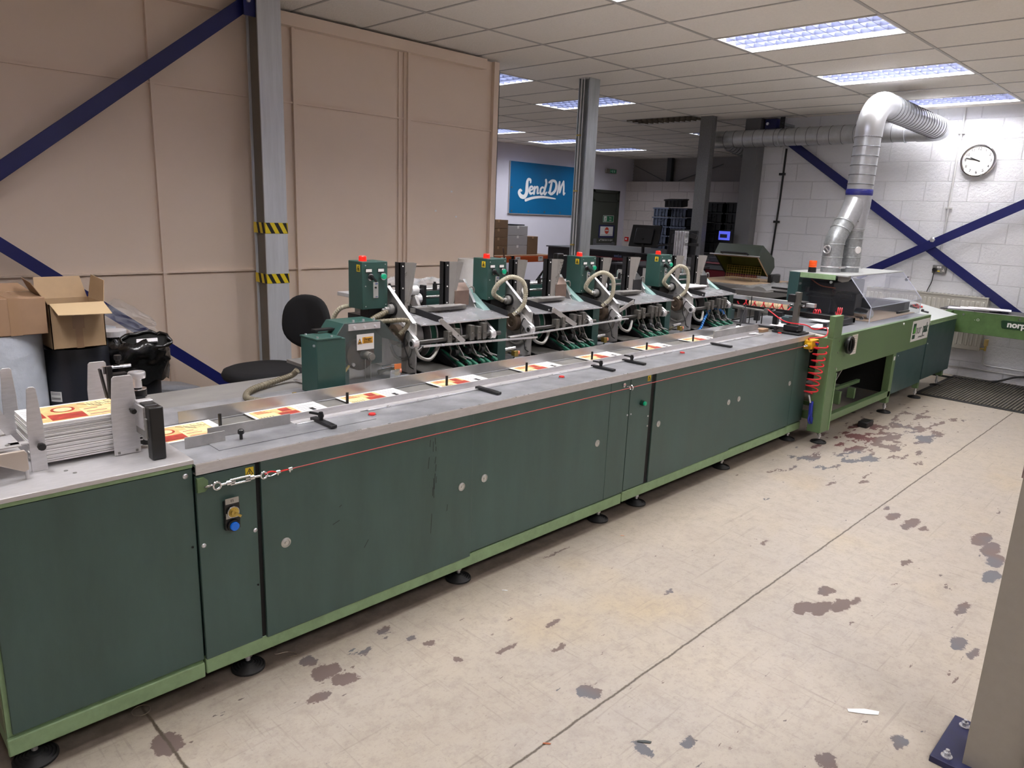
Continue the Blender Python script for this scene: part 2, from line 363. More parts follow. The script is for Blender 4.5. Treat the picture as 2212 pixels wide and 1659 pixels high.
M_tile = mat('ceiling_tile', (236,230,222), .9, var=.05, scale=60, bump=.5, bscale=90)
M_tbar = mat('ceiling_tbar', (178,174,170), .5)
M_gap = M_dark

# ---------------------------------------------------------------- structure
def floor_():
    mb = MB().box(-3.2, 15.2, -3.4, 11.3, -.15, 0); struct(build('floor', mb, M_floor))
floor_()
def ceiling_():
    mb = MB(); x0, y0 = 5.243, 3.186; holes = set((round((fx-x0)/.6), round((fy+1.2-y0)/1.2)) for fx, fy, p in FIX)
    for i in range(-14, 17):
        for j in range(-5, 8):
            if (i, j) in holes: continue
            a, c = x0+.6*i, y0+1.2*(j-1); mb.box(a+.003, a+.597, c+.003, c+1.197, CEIL+.001, CEIL+.016)
    for i in range(-14, 18): mb.box(x0+.6*i-.009, x0+.6*i+.009, y0-7.2, y0+8.4, CEIL-.003, CEIL+.0008, 1)
    for j in range(-6, 8): mb.box(x0-8.4, x0+10.2, y0+1.2*j-.011, y0+1.2*j+.011, CEIL-.0035, CEIL+.0006, 1)
    mb.box(-3.3, 15.3, -4.1, 11.7, CEIL+.2, CEIL+.25, 2)
    struct(build('ceiling', mb, [M_tile, M_tbar, M_wwhite]))
ceiling_()
def walls_():
    mb = MB(); H = 2.985
    mb.box(-3.1, 4.9, 5.2, 5.27, 0, H)
    for k in range(-5, 4):                       # turned panel flanges
        x = .85+k*1.0
        if x > 4.85: continue
        mb.box(x-.012, x+.012, 5.172, 5.2, 0, H)
        if k == 3: mb.box(x+.012, x+.045, 5.15, 5.2, 0, H); mb.box(x-.055, x-.012, 5.188, 5.2, 0, H)
    mb.box(4.84, 4.9, 5.16, 5.2, 0, H)
    for z in (1.18, 2.39): mb.box(-3.1, 4.86, 5.182, 5.2, z-.006, z+.006)
    mb.box(2.66, 4.72, 5.13, 5.2, 2.90, H)
    mb.box(-3.1, 2.66, 5.13, 5.2, 2.90, H)
    for x, z in ((1.0,1.62),(1.08,1.635),(1.2,1.63)): mb.box(x, x+.05, 5.199, 5.2, z, z+.002)
    for x, z in ((4.2,1.646),(4.44,1.6),(4.38,1.82)): mb.box(x, x+.02, 5.1985, 5.2, z, z+.015, 1)
    struct(build('wall_left', mb, [M_beige, M_white]))
    mb = MB(); mb.box(4.9, 4.945, 5.2, 5.28, 0, 2.93); mb.box(4.9, 4.945, 5.2, 5.206, 0, 2.93); struct(build('trim_1', mb, M_galv))
    mb = MB(); mb.box(9.65, 9.9, -3.4, 5.05, 0, 3.1); struct(build('wall_front', mb, M_block))
    mb = MB(); mb.box(9.9, 14.75, 4.9, 5.05, 0, 3.1); struct(build('wall_return', mb, M_block2))
    mb = MB(); mb.box(14.75, 15.0, 4.9, 11.2, 0, 2.475); struct(build('wall_far', mb, M_block2))
    mb = MB(); mb.box(15.0, 15.1, 4.9, 11.2, 2.3, 3.1)
    for k in range(8): mb.box(14.985, 15.0, 4.9, 11.2, 2.5+k*.07, 2.52+k*.07)
    struct(build('wall_upper_cladding', mb, M_clad))
    mb = MB(); mb.box(4.3, 13.5, 10.96, 11.2, 0, 3.1); mb.box(14.5, 15.0, 10.96, 11.2, 0, 3.1); mb.box(13.5, 14.5, 10.96, 11.2, 2.24, 3.1)
    struct(build('wall_back', mb, M_wwhite))
    mb = MB(); mb.box(4.1, 4.3, 5.27, 11.2, 0, 3.1); struct(build('wall_side', mb, M_wwhite))
    mb = MB(); mb.box(-3.2, 9.9, -3.5, -3.4, 0, 3.1); struct(build('wall_right', mb, M_wwhite))
    mb = MB(); mb.box(-3.3, -3.2, -3.5, 5.3, 0, 3.1); struct(build('wall_rear', mb, M_wwhite))
walls_()

# ---------------------------------------------------------------- ceiling lights
M_louv = mat('louvre_aluminium', (92,97,122), .45, 0)
M_louv_off = mat('louvre_unlit', (120,112,100), .25, .8)
M_tray_on = mat('fitting_glow', (210,216,240), .4, emit=(168,180,248), estr=.55)
M_tray_dim = mat('fitting_glow_dim', (150,150,170), .4, emit=(150,160,220), estr=.12)
M_tray_off = mat('fitting_dark', (70,66,60), .4)
M_tubel = mat('fluorescent_tube', (240,240,255), .3, emit=(232,238,255), estr=3.2)
M_tube_off = mat('tube_unlit', (150,150,150), .3)
def light_names(i):
    return ['recessed light above the conveyor middle', 'recessed light over the last feeder at the frame top', 'largest recessed light in view, furthest from the duct bend', 'recessed light just beside the duct bend',
            'recessed light nearest the wall clock'][i]
def fixture(fx, fy, p, label):
    t = T('ceiling_light', label, 'ceiling light', (fx+.3, fy+.6, CEIL), 'recessed louvred ceiling lights')
    on = p > .3
    x0, x1, y0, y1 = fx+.012, fx+.588, fy+.012, fy+1.188; z = CEIL
    B('frame', t, M_white, (x0,x0+.012,y0,y1,z-.002,z+.09), (x1-.012,x1,y0,y1,z-.002,z+.09), (x0,x1,y0,y0+.012,z-.002,z+.09), (x0,x1,y1-.012,y1,z-.002,z+.09))
    B('reflector', t, M_tray_on if (on and fy < 5) else (M_tray_dim if p else M_tray_off), (x0+.012,x1-.012,y0+.012,y1-.012,z+.085,z+.09))
    mb = MB()
    for k in range(1, 13): yy = y0+(y1-y0)*k/13; mb.prism([(x0+.012,yy-.002,z+.003),(x0+.012,yy+.002,z+.003),(x0+.012,yy+.007,z+.032),(x0+.012,yy-.007,z+.032)], (x1-x0-.024,0,0))
    for k in range(1, 4): xx = x0+(x1-x0)*k/4; mb.prism([(xx-.002,y0+.012,z+.002),(xx+.002,y0+.012,z+.002),(xx+.014,y0+.012,z+.032),(xx-.014,y0+.012,z+.032)], (0,y1-y0-.024,0))
    build('louvre', mb, M_louv if p else M_louv_off, t)
    for k in range(4):
        xx = x0+(x1-x0)*(k+.5)/4; mb = MB().cyl((xx,y0+.02,z+.066), (xx,y1-.02,z+.066), .008, n=8)
        build('tube', mb, M_tubel if (on and fy < 5) else (M_tray_on if on else M_tube_off), t)
    if p:
        ld = bpy.data.lights.new('fluorescent_light', 'AREA'); ld.shape = 'RECTANGLE'; ld.size = .54; ld.size_y = 1.12; ld.energy = LIGHT_POWER*p
        ld.color = (.93, .96, 1.0) if fy > 3 else (1.0, .965, .915); ld.spread = math.radians(165)
        lo = bpy.data.objects.new('fluorescent_light', ld); COL.objects.link(lo); lo.parent = t; lo.location = (0, 0, .078); LOC[lo.name] = V((0,0,0))
    return t
LN = {(3.443,1.986): 'recessed light whose corner just enters the top edge of the picture', (5.243,1.986): 'largest recessed ceiling light in view, above the conveyor end',
      (7.043,1.986): 'recessed ceiling light directly in front of the silver duct bend', (8.843,1.986): 'recessed ceiling light closest to the wall clock',
      (5.243,5.586): 'half-hidden ceiling light beside the top of the beige wall edge', (7.043,5.586): 'ceiling light crossed by the nearer free-standing steel column',
      (8.843,5.586): 'unlit ceiling light with dark louvre by the speckled column', (10.643,5.586): 'dim ceiling light peeping out left of the horizontal duct',
      (8.843,9.186): 'ceiling light above the left edge of the blue sign', (10.643,9.186): 'ceiling light above the middle of the blue sign', (12.443,9.186): 'ceiling light right of the nearer column, above the fire door',
      (1.643,1.986): 'ceiling light above the first feeder, above the picture', (-.157,1.986): 'ceiling light above the camera side of the booklet magazine',
      (1.643,-1.614): 'ceiling light over the open floor, second of its row', (3.443,-1.614): 'ceiling light over the open floor, third of its row', (5.243,-1.614): 'ceiling light over the open floor, fourth of its row',
      (7.043,-1.614): 'ceiling light over the open floor near the clock wall', (-.157,-1.614): 'ceiling light over the open floor behind the camera'}
for fx, fy, p in FIX: fixture(fx, fy, p, LN[(fx, fy)])
# ---------------------------------------------------------------- steel columns, braces, tapes
def column(name, x, y, w_, d, label, mt, z1=3.2):
    # hollow-fronted H section: flanges face -y and +y, web between
    t = T('steel_column', label, 'column', (x+w_/2, y+d/2, 0)); f = .011
    B('flange', t, mt, (x,x+w_,y,y+f,0,z1)); B('flange', t, mt, (x,x+w_,y+d-f,y+d,0,z1)); B('web', t, mt, (x+w_/2-.006,x+w_/2+.006,y+f,y+d-f,0,z1))
    return t
M_colgal = mat('galvanised_column', (206,209,214), .42, .2, var=.12, scale=6, stretch=(6,6,.4))
M_colgal2 = mat('dull_galvanised_column', (118,118,118), .5, .4, var=.25, scale=60)
M_colgrey = mat('grey_column_paint', (112,112,114), .6)
t = T('steel_column', 'wide grey galvanised column banded with two hazard tapes', 'column', (2.56, 5.04, 0))
B('flange', t, M_colgal, (2.475,2.645,4.96,4.972,0,3.2)); B('flange', t, M_colgal, (2.475,2.645,5.118,5.13,0,3.2)); B('web', t, mat('column_side', (120,114,106), .55, .2, var=.08), (2.49,2.502,4.972,5.118,0,3.2))
def tape(z0, z1, label):
    t = T('hazard_tape', label, 'tape', (2.56, 5.04, z0))
    x0, x1, y0, y1 = 2.4725, 2.6475, 4.9575, 5.1325
    B('tape_band', t, mat('hazard_yellow', (232,206,40), .35), (x0,x1,y0,y0+.002,z0,z1), (x0,x0+.002,y0,y1,z0,z1), (x1-.002,x1,y0,y1,z0,z1))
    mb = MB(); h = z1-z0
    for k in range(3):
        a = x0+.005+k*.064; mb.prism([(a,y0-.0008,z1),(a+.03,y0-.0008,z1),(a+.03+h*.55 if a+.03+h*.55 < x1 else x1,y0-.0008,z0),(a+h*.55,y0-.0008,z0)] if a+h*.55 < x1 else [(a,y0-.0008,z1),(min(a+.03, x1),y0-.0008,z1),(x1,y0-.0008,z0+.02)], (0,.0006,0))
    for k in range(2):
        a = y0+.02+k*.075; mb.prism([(x0-.0008,a,z1),(x0-.0008,a+.035,z1),(x0-.0008,a+.035-h*.3,z0),(x0-.0008,a-h*.3,z0)], (.0006,0,0))
    build('black_stripes', mb, M_ink, t)
tape(1.455, 1.53, 'upper black and yellow hazard tape around the wide steel column')
tape(1.10, 1.168, 'lower black and yellow hazard tape around the wide steel column')
t = column('c', 5.985, 4.985, .16, .145, 'free-standing galvanised column with a white conduit down its side', mat('light_galv', (178,182,184), .35, .6, var=.2, scale=8, stretch=(5,5,.5)))
tpart('conduit', t, M_pipew, lambda m: m.tube([(5.978,5.085,1.15),(5.978,5.085,3.1)], .009, 8).tube([(5.978,5.05,1.15),(5.978,5.05,3.1)], .006, 8))
mb = MB(); [mb.box(5.965,5.99,5.06,5.11,z,z+.014) for z in (1.35,1.9,2.45)]; build('clip', mb, M_brass, t)
t = T('steel_column', 'dark speckled galvanised column beside the horizontal duct', 'column', (9.06, 5.45, 0)); B('box_section', t, M_colgal2, (9.0,9.11,5.36,5.54,0,3.2))
mb = MB().box(9.48,9.66,4.92,5.14,0,3.1); tag(build('corner_column', mb, M_colgrey, None, .004), 'grey painted column at the end of the block wall', 'column')
mb = MB().box(14.84,14.95,9.79,9.91,2.47,3.1); tag(build('steel_stanchion', mb, mat('dark_stanchion', (60,62,66), .5)), 'dark steel stanchion above the far block wall', 'column')
for k, (a, c) in enumerate((((14.9,10.85,2.85),(14.9,10.0,2.5)), ((14.9,8.5,2.85),(14.9,9.6,2.5)))):
    mb = MB().cyl(a, c, .01, n=6); tag(build('tie_rod', mb, M_greyp), ['thin sloping tie rod left of the far stanchion', 'thin sloping tie rod right of the far stanchion'][k], 'rod')
def brace(p, q, wd, th, nrm, label, name='cross_brace'):
    mb = MB().bar(p, q, wd, th, nrm); return tag(build(name, mb, M_bluepaint, None, .002), label, 'brace')
# flat bars: width measured across, normal is the wall direction
def flat(p, q, wd, nrm, label, th=.01):
    p, q, n = V(p), V(q), V(nrm); d = (q-p).normalized(); s = d.cross(n).normalized(); mb = MB().obox((p+q)/2, (q-p)/2, s*wd/2, n*th/2)
    return tag(build('cross_brace', mb, M_bluepaint, None, .002), label, 'brace')
flat((-.6, 5.05, .57), (2.46, 5.05, 2.97), .086, (0,1,0), 'navy blue flat brace rising to the top of the wide steel column')
flat((-.6, 5.03, 2.56), (2.40, 5.03, .21), .072, (0,1,0), 'navy blue flat brace falling behind the cardboard boxes')
t = T('brace_bracket', 'dark blue bolted bracket at the top of the wide steel column', 'bracket', (2.46, 5.0, 2.88))
B('plate', t, M_bluepaint, (2.40,2.48,4.99,5.002,2.87,3.0)); tpart('bolt', t, M_alu_b, lambda m: m.cyl((2.43,4.99,2.96),(2.43,4.975,2.96), .012, n=6))
flat((9.6, 4.85, 2.90), (9.6, 1.1, .38), .10, (1,0,0), 'navy blue flat brace falling across the clock wall')
flat((9.575, 3.45, 1.05), (9.575, .8, 2.55), .10, (1,0,0), 'navy blue flat brace rising to the right across the clock wall')
mb = MB().lathe((9.57,2.66,1.545), [(.03,0),(.03,.01),(.018,.015),(.018,.028),(0,.03)], (-1,0,0), 6); tag(build('brace_bolt', mb, M_alu_b), 'bright bolt where the two clock wall braces cross', 'bolt')
t = T('brace_bracket', 'dark blue bracket fixed under the ceiling right of the speckled column', 'bracket', (9.5, 4.8, 2.9)); B('plate', t, M_bluepaint, (9.52,9.62,4.72,4.88,2.86,2.99)); tpart('bolt', t, M_alu_b, lambda m: m.cyl((9.52,4.84,2.93),(9.5,4.84,2.93), .02, n=6))
for k, yy in enumerate((4.55, 3.05)):
    t = T('pipe_hanger', ['steel hanger bracket over the left end of the wall duct', 'steel hanger bracket over the middle of the wall duct'][k], 'bracket', (9.35, yy, 2.85))
    B('arm', t, M_galv, (9.33,9.65,yy-.02,yy+.02,2.88,2.91)); B('drop_plate', t, M_black, (9.33,9.34,yy-.03,yy+.03,2.84,2.98))
    tpart('pipe_band', t, M_galv_s, lambda m: m.ring((9.35,yy,2.73),(0,1,0), .113, .006, 32))
# foreground post with base plate
t = T('steel_post', 'taupe painted steel column standing in the right foreground', 'column', (2.60, .265, 0))
B('flange', t, M_post, (2.46,2.472,.19,.342,.022,2.995)); B('flange', t, M_post, (2.60,2.612,.19,.342,.022,2.995)); B('web', t, M_post, (2.472,2.60,.262,.27,.022,2.995))
B('base_plate', t, mat('dark_blue_plate', (38,40,78), .45, .1, var=.3, scale=14), (2.42,2.71,.06,.425,.0,.022), bevel=.002)
for (a, c) in ((2.455,.385),(2.665,.385)):
    b_ = tpart('anchor_bolt', t, M_alu_b, lambda m: m.cyl((a,c,.022),(a,c,.026), .017, n=16).cyl((a,c,.026),(a,c,.038), .011, n=6).cyl((a,c,.038),(a,c,.048), .006, n=8))
mb = MB().box(2.452,2.4595,.335,.3435,.99,1.13).box(2.452,2.475,.342,.3455,.99,1.13); build('tape_patch', mb, mat('pinkish_tape', (170,150,146), .4), t)
mb = MB().box(2.44,2.458,.165,.188,0.0,3.0); tag(build('white_trunking', mb, M_pipew, None, .002), 'white trunking strip along the right edge of the taupe post', 'trunking')

# ---------------------------------------------------------------- ducts
def spiral(m, p, q, R, n, r=.0035):
    p, q = V(p), V(q)
    for i in range(n): m.ring(p+(q-p)*((i+.5)/n), q-p, R, r, 32, m=1, k=6)
t = T('extraction_duct', 'silver spiral duct rising from the wrapping machine to the wall', 'duct', (7.2, 2.68, 1.24))
yd, xr = 2.68, 7.20; DG = [M_galv_s, mat('duct_seam', (96,98,102), .4, .6)]
tpart('riser', t, DG, lambda m: (m.tube([(xr,yd,1.92),(xr+.02,yd,2.5)], .112, 36), spiral(m, (xr,yd,2.0), (xr+.02,yd,2.5), .113, 6)))
arc = [(xr+.02+.27*(1-math.cos(a)), yd, 2.5+.27*math.sin(a)) for a in [math.pi/2*i/12 for i in range(13)]]
tpart('elbow', t, mat('polished_elbow', (206,208,212), .28, .75), lambda m: m.tube([(xr+.02,yd,2.46)]+arc+[(xr+.34,yd,2.77)], .117, 40))
tpart('horizontal_run', t, DG, lambda m: (m.tube([(xr+.3,yd,2.77),(9.2,yd,2.735)], .112, 36), spiral(m, (xr+.4,yd,2.77), (9.1,yd,2.737), .113, 18)))
arc = [(9.2+.16*math.sin(a), yd+.16*(1-math.cos(a)), 2.735) for a in [math.pi/2*i/8 for i in range(9)]]
tpart('far_elbow', t, M_galv_s, lambda m: m.tube([(9.1,yd,2.735)]+arc+[(9.36,yd+.25,2.735)], .115, 36))
tpart('wall_run', t, DG, lambda m: (m.tube([(9.36,yd+.2,2.735),(9.36,5.5,2.735)], .108, 36), spiral(m, (9.36,yd+.3,2.735), (9.36,5.4,2.735), .109, 17, .003)))
tpart('end_cap', t, M_galv_s, lambda m: m.tube([(9.36,5.5,2.735),(9.36,5.56,2.72),(9.4,5.62,2.68)], [.108,.11,.09], 24))
tpart('flexible_branch', t, DG, lambda m: (m.tube([(9.55,5.4,2.70),(10.4,5.15,2.5)], .09, 20), spiral(m, (9.55,5.4,2.70), (10.4,5.15,2.5), .092, 16, .004)))
tpart('y_piece', t, M_galv_s, lambda m: (m.tube([(xr,yd,1.95),(xr,yd,1.85),(xr-.01,yd,1.62)], [.114,.112,.092], 32), m.tube([(xr,yd,1.93),(xr-.06,yd+.02,1.8),(xr-.13,yd+.04,1.68)], [.105,.1,.088], 32)))
la = [(xr-.13,yd+.04,1.7),(xr-.18,yd+.055,1.62),(xr-.225,yd+.065,1.55),(xr-.24,yd+.07,1.47),(xr-.24,yd+.07,1.24)]
tpart('left_inlet', t, M_galv, lambda m: (m.tube(bez(la, 5), .088, 30), [m.ring(c, a, .0895, .004, 30) for c, a in (((xr-.14,yd+.043,1.685),(-.5,.1,-.8)),((xr-.18,yd+.055,1.62),(-.5,.1,-.8)),((xr-.237,yd+.068,1.5),(0,0,1)),((xr-.24,yd+.07,1.38),(0,0,1)))]))
tpart('right_inlet', t, M_galv, lambda m: (m.tube([(xr-.01,yd,1.66),(xr-.01,yd-.01,1.24)], .088, 30), [m.ring((xr-.01,yd-.005,z), (0,0,1), .0895, .004, 30) for z in (1.64,1.55,1.47,1.38)]))
tpart('pipe_clamp', t, M_alu_b, lambda m: m.ring((xr-.24,yd+.07,1.29),(0,0,1), .093, .006, 30).cyl((xr-.24-.05,yd-.03,1.29),(xr-.2,yd-.04,1.29), .01, n=8))
tpart('pipe_clamp', t, M_alu_b, lambda m: m.ring((xr-.01,yd-.01,1.29),(0,0,1), .093, .006, 30).cyl((xr+.03,yd-.11,1.29),(xr+.07,yd-.1,1.29), .012, n=8))
tpart('blue_tape_wrap', t, mat('blue_tape', (28,34,120), .4, bump=.6, bscale=90, stretch=(.2,.2,2)), lambda m: m.tube([(xr,yd,1.945),(xr,yd,1.955),(xr,yd,1.985),(xr,yd,2.0)], [.114,.117,.117,.114], 36))
p0 = V((xr-.24, yd+.07, 1.45)); d0 = V((-.97,.16,0)).normalized(); q0 = V((.16,.97,0)); tpart('inspection_port', t, M_greyp, lambda m: m.cyl(p0+d0*.07, p0+d0*.105, .033, n=20)); tpart('port_ring', t, M_alu_b, lambda m: m.ring(p0+d0*.107, d0, .034, .007, 24).bar(p0+d0*.108-q0*.02+V((0,0,-.018)), p0+d0*.108+q0*.02+V((0,0,.018)), .008, .006, tuple(d0)))
p1 = V((xr-.01, yd, 1.45)); d1_ = V((-.45,-.89,0)).normalized(); tpart('inspection_port', t, M_white, lambda m: m.cyl(p1+d1_*.08, p1+d1_*.098, .032, n=20))

# ---------------------------------------------------------------- clock wall fittings
CX = 9.65
t = T('wall_clock', 'round white wall clock with chrome rim showing ten to ten', 'clock', (CX, 2.35, 2.427))
tpart('rim', t, M_chrome, lambda m: m.ring((CX-.03,2.35,2.427), (1,0,0), .163, .014, 48, k=10).cyl((CX,2.35,2.427),(CX-.03,2.35,2.427), .166, n=48))
face = tpart('dial', t, M_white, lambda m: m.cyl((CX-.028,2.35,2.427),(CX-.033,2.35,2.427), .158, n=48))
for h in range(1, 13):
    a = math.radians(90-30*h); text('numeral', str(h), .042, (CX-.0345, 2.35-.125*math.cos(a), 2.427+.125*math.sin(a)), (0,-1,0), (0,0,1), M_ink, face, ext=.0003)
def hand(nm, deg, ln, wd, back=.02):
    a = math.radians(90-deg); d = V((0,-math.cos(a),math.sin(a))); c = V((CX-.037,2.35,2.427)); tpart(nm, t, M_ink, lambda m: m.bar(c-d*back, c+d*ln, .002, wd, d.cross(V((1,0,0)))))
hand('hour_hand', 293, .085, .010); hand('minute_hand', 284, .125, .007); hand('second_hand', 281, .14, .002)
t = T('wall_conduit', 'white conduit pipe running down the clock wall to the socket', 'pipe', (9.63, 2.58, 1.3)); tpart('pipe', t, M_pipew, lambda m: m.tube([(9.632,2.566,3.0),(9.632,2.566,1.32)], .011, 10))
for z in (2.72, 1.9): tpart('saddle', t, M_pipew, lambda m: m.box(9.617,9.65,2.53,2.60,z,z+.014))
t = T('wall_cable', 'black cable clipped down the block wall left of the ducts', 'cable', (9.64, 4.6, 1.3)); tpart('cable_run', t, M_plastic_b, lambda m: m.tube([(9.64,4.6,2.62),(9.64,4.605,2.0),(9.64,4.63,1.3),(9.64,4.64,1.05)], .013, 8))
for z in (2.28, 1.66): tpart('clip', t, M_plastic_b, lambda m: m.box(9.62,9.65,4.575,4.655,z,z+.03))
t = T('double_socket', 'grey metal double socket on the clock wall with black plug', 'socket', (9.62, 2.54, 1.165))
B('back_box', t, M_greyp, (9.612,9.65,2.475,2.62,1.165,1.255), bevel=.003); B('socket_face', t, mat('metalclad_grey', (130,130,130), .4, .3), (9.606,9.612,2.478,2.617,1.168,1.252), bevel=.002)
B('switch', t, M_white, (9.602,9.607,2.525,2.545,1.225,1.245), (9.602,9.607,2.55,2.57,1.225,1.245)); B('earth_pins', t, M_white, (9.603,9.607,2.488,2.514,1.19,1.2), (9.603,9.607,2.498,2.504,1.205,1.22)); B('warning_dot', t, M_ylabel, (9.603,9.607,2.535,2.56,1.183,1.195))
t = T('plug_with_lead', 'black plug and lead hanging from the grey wall socket', 'plug', (9.60, 2.60, 1.0)); tpart('plug', t, M_plastic_b, lambda m: m.cyl((9.607,2.588,1.205),(9.57,2.588,1.205), .026, .022, 16))
tpart('lead', t, M_plastic_b, lambda m: m.tube(bez([(9.58,2.588,1.19),(9.58,2.59,1.13),(9.59,2.60,1.05),(9.59,2.63,.95),(9.59,2.65,.8)], 6), .005, 8))
t = T('radiator', 'white panel radiator low on the clock wall', 'radiator', (9.58, 2.6, .3))
mb = MB().box(9.56,9.60,1.995,3.3,.33,.93)
for k in range(26): mb.box(9.548,9.56,2.015+k*.05,2.045+k*.05,.38,.885)
build('panel', mb, M_rad, t, .006); mb = MB().box(9.55,9.64,1.985,3.3,.925,.94)
build('grille', mb, M_rad, t); mb = MB()
for k in range(30): mb.box(9.558,9.63,2.01+k*.042,2.032+k*.042,.9405,.9415)
build('grille_slots', mb, M_greyp, t)
B('end_panel', t, M_rad, (9.555,9.635,1.985,1.995,.33,.93))
t = T('radiator_valve', 'cream thermostatic valve at the corner of the radiator', 'valve', (9.59, 1.93, .37)); tpart('thermostat_head', t, mat('cream_plastic', (214,186,120), .5), lambda m: m.cyl((9.59,1.935,.40),(9.59,1.935,.47), .022, n=16)); tpart('valve_body', t, M_brass, lambda m: m.cyl((9.59,1.935,.34),(9.59,1.935,.40), .012, n=10).cyl((9.59,1.935,.36),(9.59,1.99,.36), .01, n=10))
t = T('heating_pipes', 'two painted heating pipes along the foot of the clock wall', 'pipe', (9.63, 1.0, .1))
tpart('upper_pipe', t, M_pipew, lambda m: m.tube([(9.60,1.935,.35),(9.60,1.935,.19),(9.625,1.90,.17),(9.632,1.6,.165),(9.632,-1,.165)], .009, 8))
tpart('lower_pipe', t, M_pipew, lambda m: m.tube([(9.632,3.4,.115),(9.632,-1,.105)], .009, 8))
tpart('floor_cable', T('floor_cable', 'black cable lying along the foot of the clock wall', 'cable', (9.5, 2, 0)), M_plastic_b, lambda m: m.tube(bez([(9.45,3.0,.012),(9.4,2.3,.012),(9.5,1.8,.02),(9.6,1.5,.12),(9.6,.8,.17)], 6), .011, 8))
t = T('entrance_mat', 'dark ribbed rubber mat on the floor by the clock wall', 'mat', (8.9, 1.6, 0))
B('mat_base', t, M_rubber, (8.16,9.62,.7,2.2,0,.008), bevel=.003); mb = MB()
for k in range(46):
    a = .735+k*.031; mb.box(8.2, 9.58, a, a+.015, .008, .015)
o = build('ribs', mb, M_mat, t); 

# ---------------------------------------------------------------- sign wall: sign board, door, exit sign
YW = 10.96
t = T('sign_board', 'large blue wall sign with white script lettering Send DM', 'sign', (11.8, YW, 1.633))
B('board', t, mat('cyan_blue_sign', (2,98,146), .45), (10.78,12.92,YW-.03,YW,1.633,2.665), bevel=.003)
B('edge_trim', t, M_alu, (10.765,10.78,YW-.032,YW,1.62,2.67), (10.765,12.93,YW-.032,YW,1.618,1.633))
def stroke(m, pts, widths, y):    # flat ribbon with round ends on the sign face
    P = bez([(p[0], y, p[1]) for p in pts], 7); n = len(P); L_ = []; R_ = []
    for i, p in enumerate(P):
        s = i/(n-1)*(len(widths)-1); k = min(int(s), len(widths)-2); wd = .86*(widths[k]*(1-(s-k))+widths[k+1]*(s-k))/2
        d = (P[min(i+1, n-1)]-P[max(i-1, 0)]).normalized(); q = V((-d.z, 0, d.x)); L_.append(p+q*wd); R_.append(p-q*wd)
    for i in range(n-1): m.quad(L_[i], L_[i+1], R_[i+1], R_[i])
    for c, wd in ((P[0], widths[0]*.86), (P[-1], widths[-1]*.86)): m.add([c+V((math.cos(a)*wd/2, -.0001, math.sin(a)*wd/2)) for a in [2*math.pi*k/14 for k in range(14)]], [tuple(range(14))])
SX = lambda u: 11.02+u; SZ = lambda v: 1.984+.69*v
def strokes(mb, S):
    for k, (pts, wd) in enumerate(S): stroke(mb, [(SX(a), SZ(b)) for a, b in pts], wd, YW-.0325-.0002*k)
mb = MB(); strokes(mb, [
 ([(.36,.42),(.355,.49),(.29,.50),(.26,.42),(.255,.27),(.25,.10),(.19,-.01),(.09,.0),(.03,.10),(.06,.17),(.10,.16)], [.05,.06,.07,.085,.10,.11,.10,.10,.09,.07,.05]),   # S
 ([(.33,.17),(.42,.22),(.44,.27),(.39,.30),(.345,.25),(.335,.16),(.38,.09),(.46,.13)], [.03,.045,.05,.05,.065,.075,.06,.04]),   # e
 ([(.49,.29),(.485,.20),(.475,.10)], [.06,.07,.07]), ([(.485,.18),(.53,.28),(.58,.29),(.585,.20),(.58,.12),(.62,.12)], [.03,.05,.06,.07,.06,.04]),   # n
 ([(.78,.28),(.73,.30),(.68,.25),(.67,.15),(.71,.10),(.76,.14),(.80,.25)], [.04,.05,.06,.07,.06,.05,.04]), ([(.83,.52),(.845,.42),(.81,.27),(.79,.15),(.82,.10),(.87,.16)], [.07,.075,.075,.075,.06,.04]),   # d
 ([(1.02,.50),(1.0,.38),(.975,.22),(.965,.15)], [.06,.075,.08,.07]), ([(.93,.46),(1.02,.52),(1.13,.50),(1.17,.38),(1.13,.22),(1.02,.12),(.93,.16)], [.05,.06,.07,.085,.08,.07,.05]),   # D
 ([(1.21,.13),(1.24,.30),(1.27,.49)], [.06,.07,.07]), ([(1.27,.49),(1.285,.32),(1.285,.18)], [.05,.05,.05]), ([(1.30,.20),(1.34,.38),(1.40,.52)], [.05,.06,.06]), ([(1.40,.52),(1.415,.35),(1.42,.14),(1.46,.17)], [.06,.065,.06,.04]),   # M
 ([(.23,-.11),(.45,-.03),(.72,.01),(.96,.0),(1.16,-.02)], [.07,.06,.055,.045,.025])])   # underline
build('lettering', mb, M_white, t)
for k in range(5): tpart('fixing_cap', t, M_greyp, lambda m: m.cyl((10.85+k*.5,YW-.03,1.68),(10.85+k*.5,YW-.036,1.68), .018, n=10))
tpart('fixing_cap', t, M_greyp, lambda m: m.cyl((10.83,YW-.03,2.15),(10.83,YW-.036,2.15), .018, n=10)); tpart('fixing_cap', t, M_greyp, lambda m: m.cyl((12.86,YW-.03,2.15),(12.86,YW-.036,2.15), .018, n=10))
M_door = mat('grey_green_door', (64,68,60), .5)
t = struct(bpy.data.objects.new('door_1', None)); COL.objects.link(t); t.location = (14.0, YW, 0); LOC[t.name] = V((14.0, YW, 0))
B('door_frame', t, M_door, (13.5,13.57,YW-.02,YW+.06,0,2.24), (14.43,14.5,YW-.02,YW+.06,0,2.24), (13.5,14.5,YW-.02,YW+.06,2.18,2.24), (13.5,14.5,YW-.02,YW+.06,1.98,2.02)); B('transom_panel', t, M_door, (13.57,14.43,YW+.01,YW+.04,2.02,2.18)); B('door_leaf', t, M_door, (13.57,14.43,YW,YW+.045,.01,1.98))
pb = B('push_bar', t, M_greyp, (13.62,14.38,YW-.06,YW-.03,.98,1.02), (13.62,13.68,YW-.05,YW,.95,1.12), (14.33,14.38,YW-.05,YW,.96,1.04))
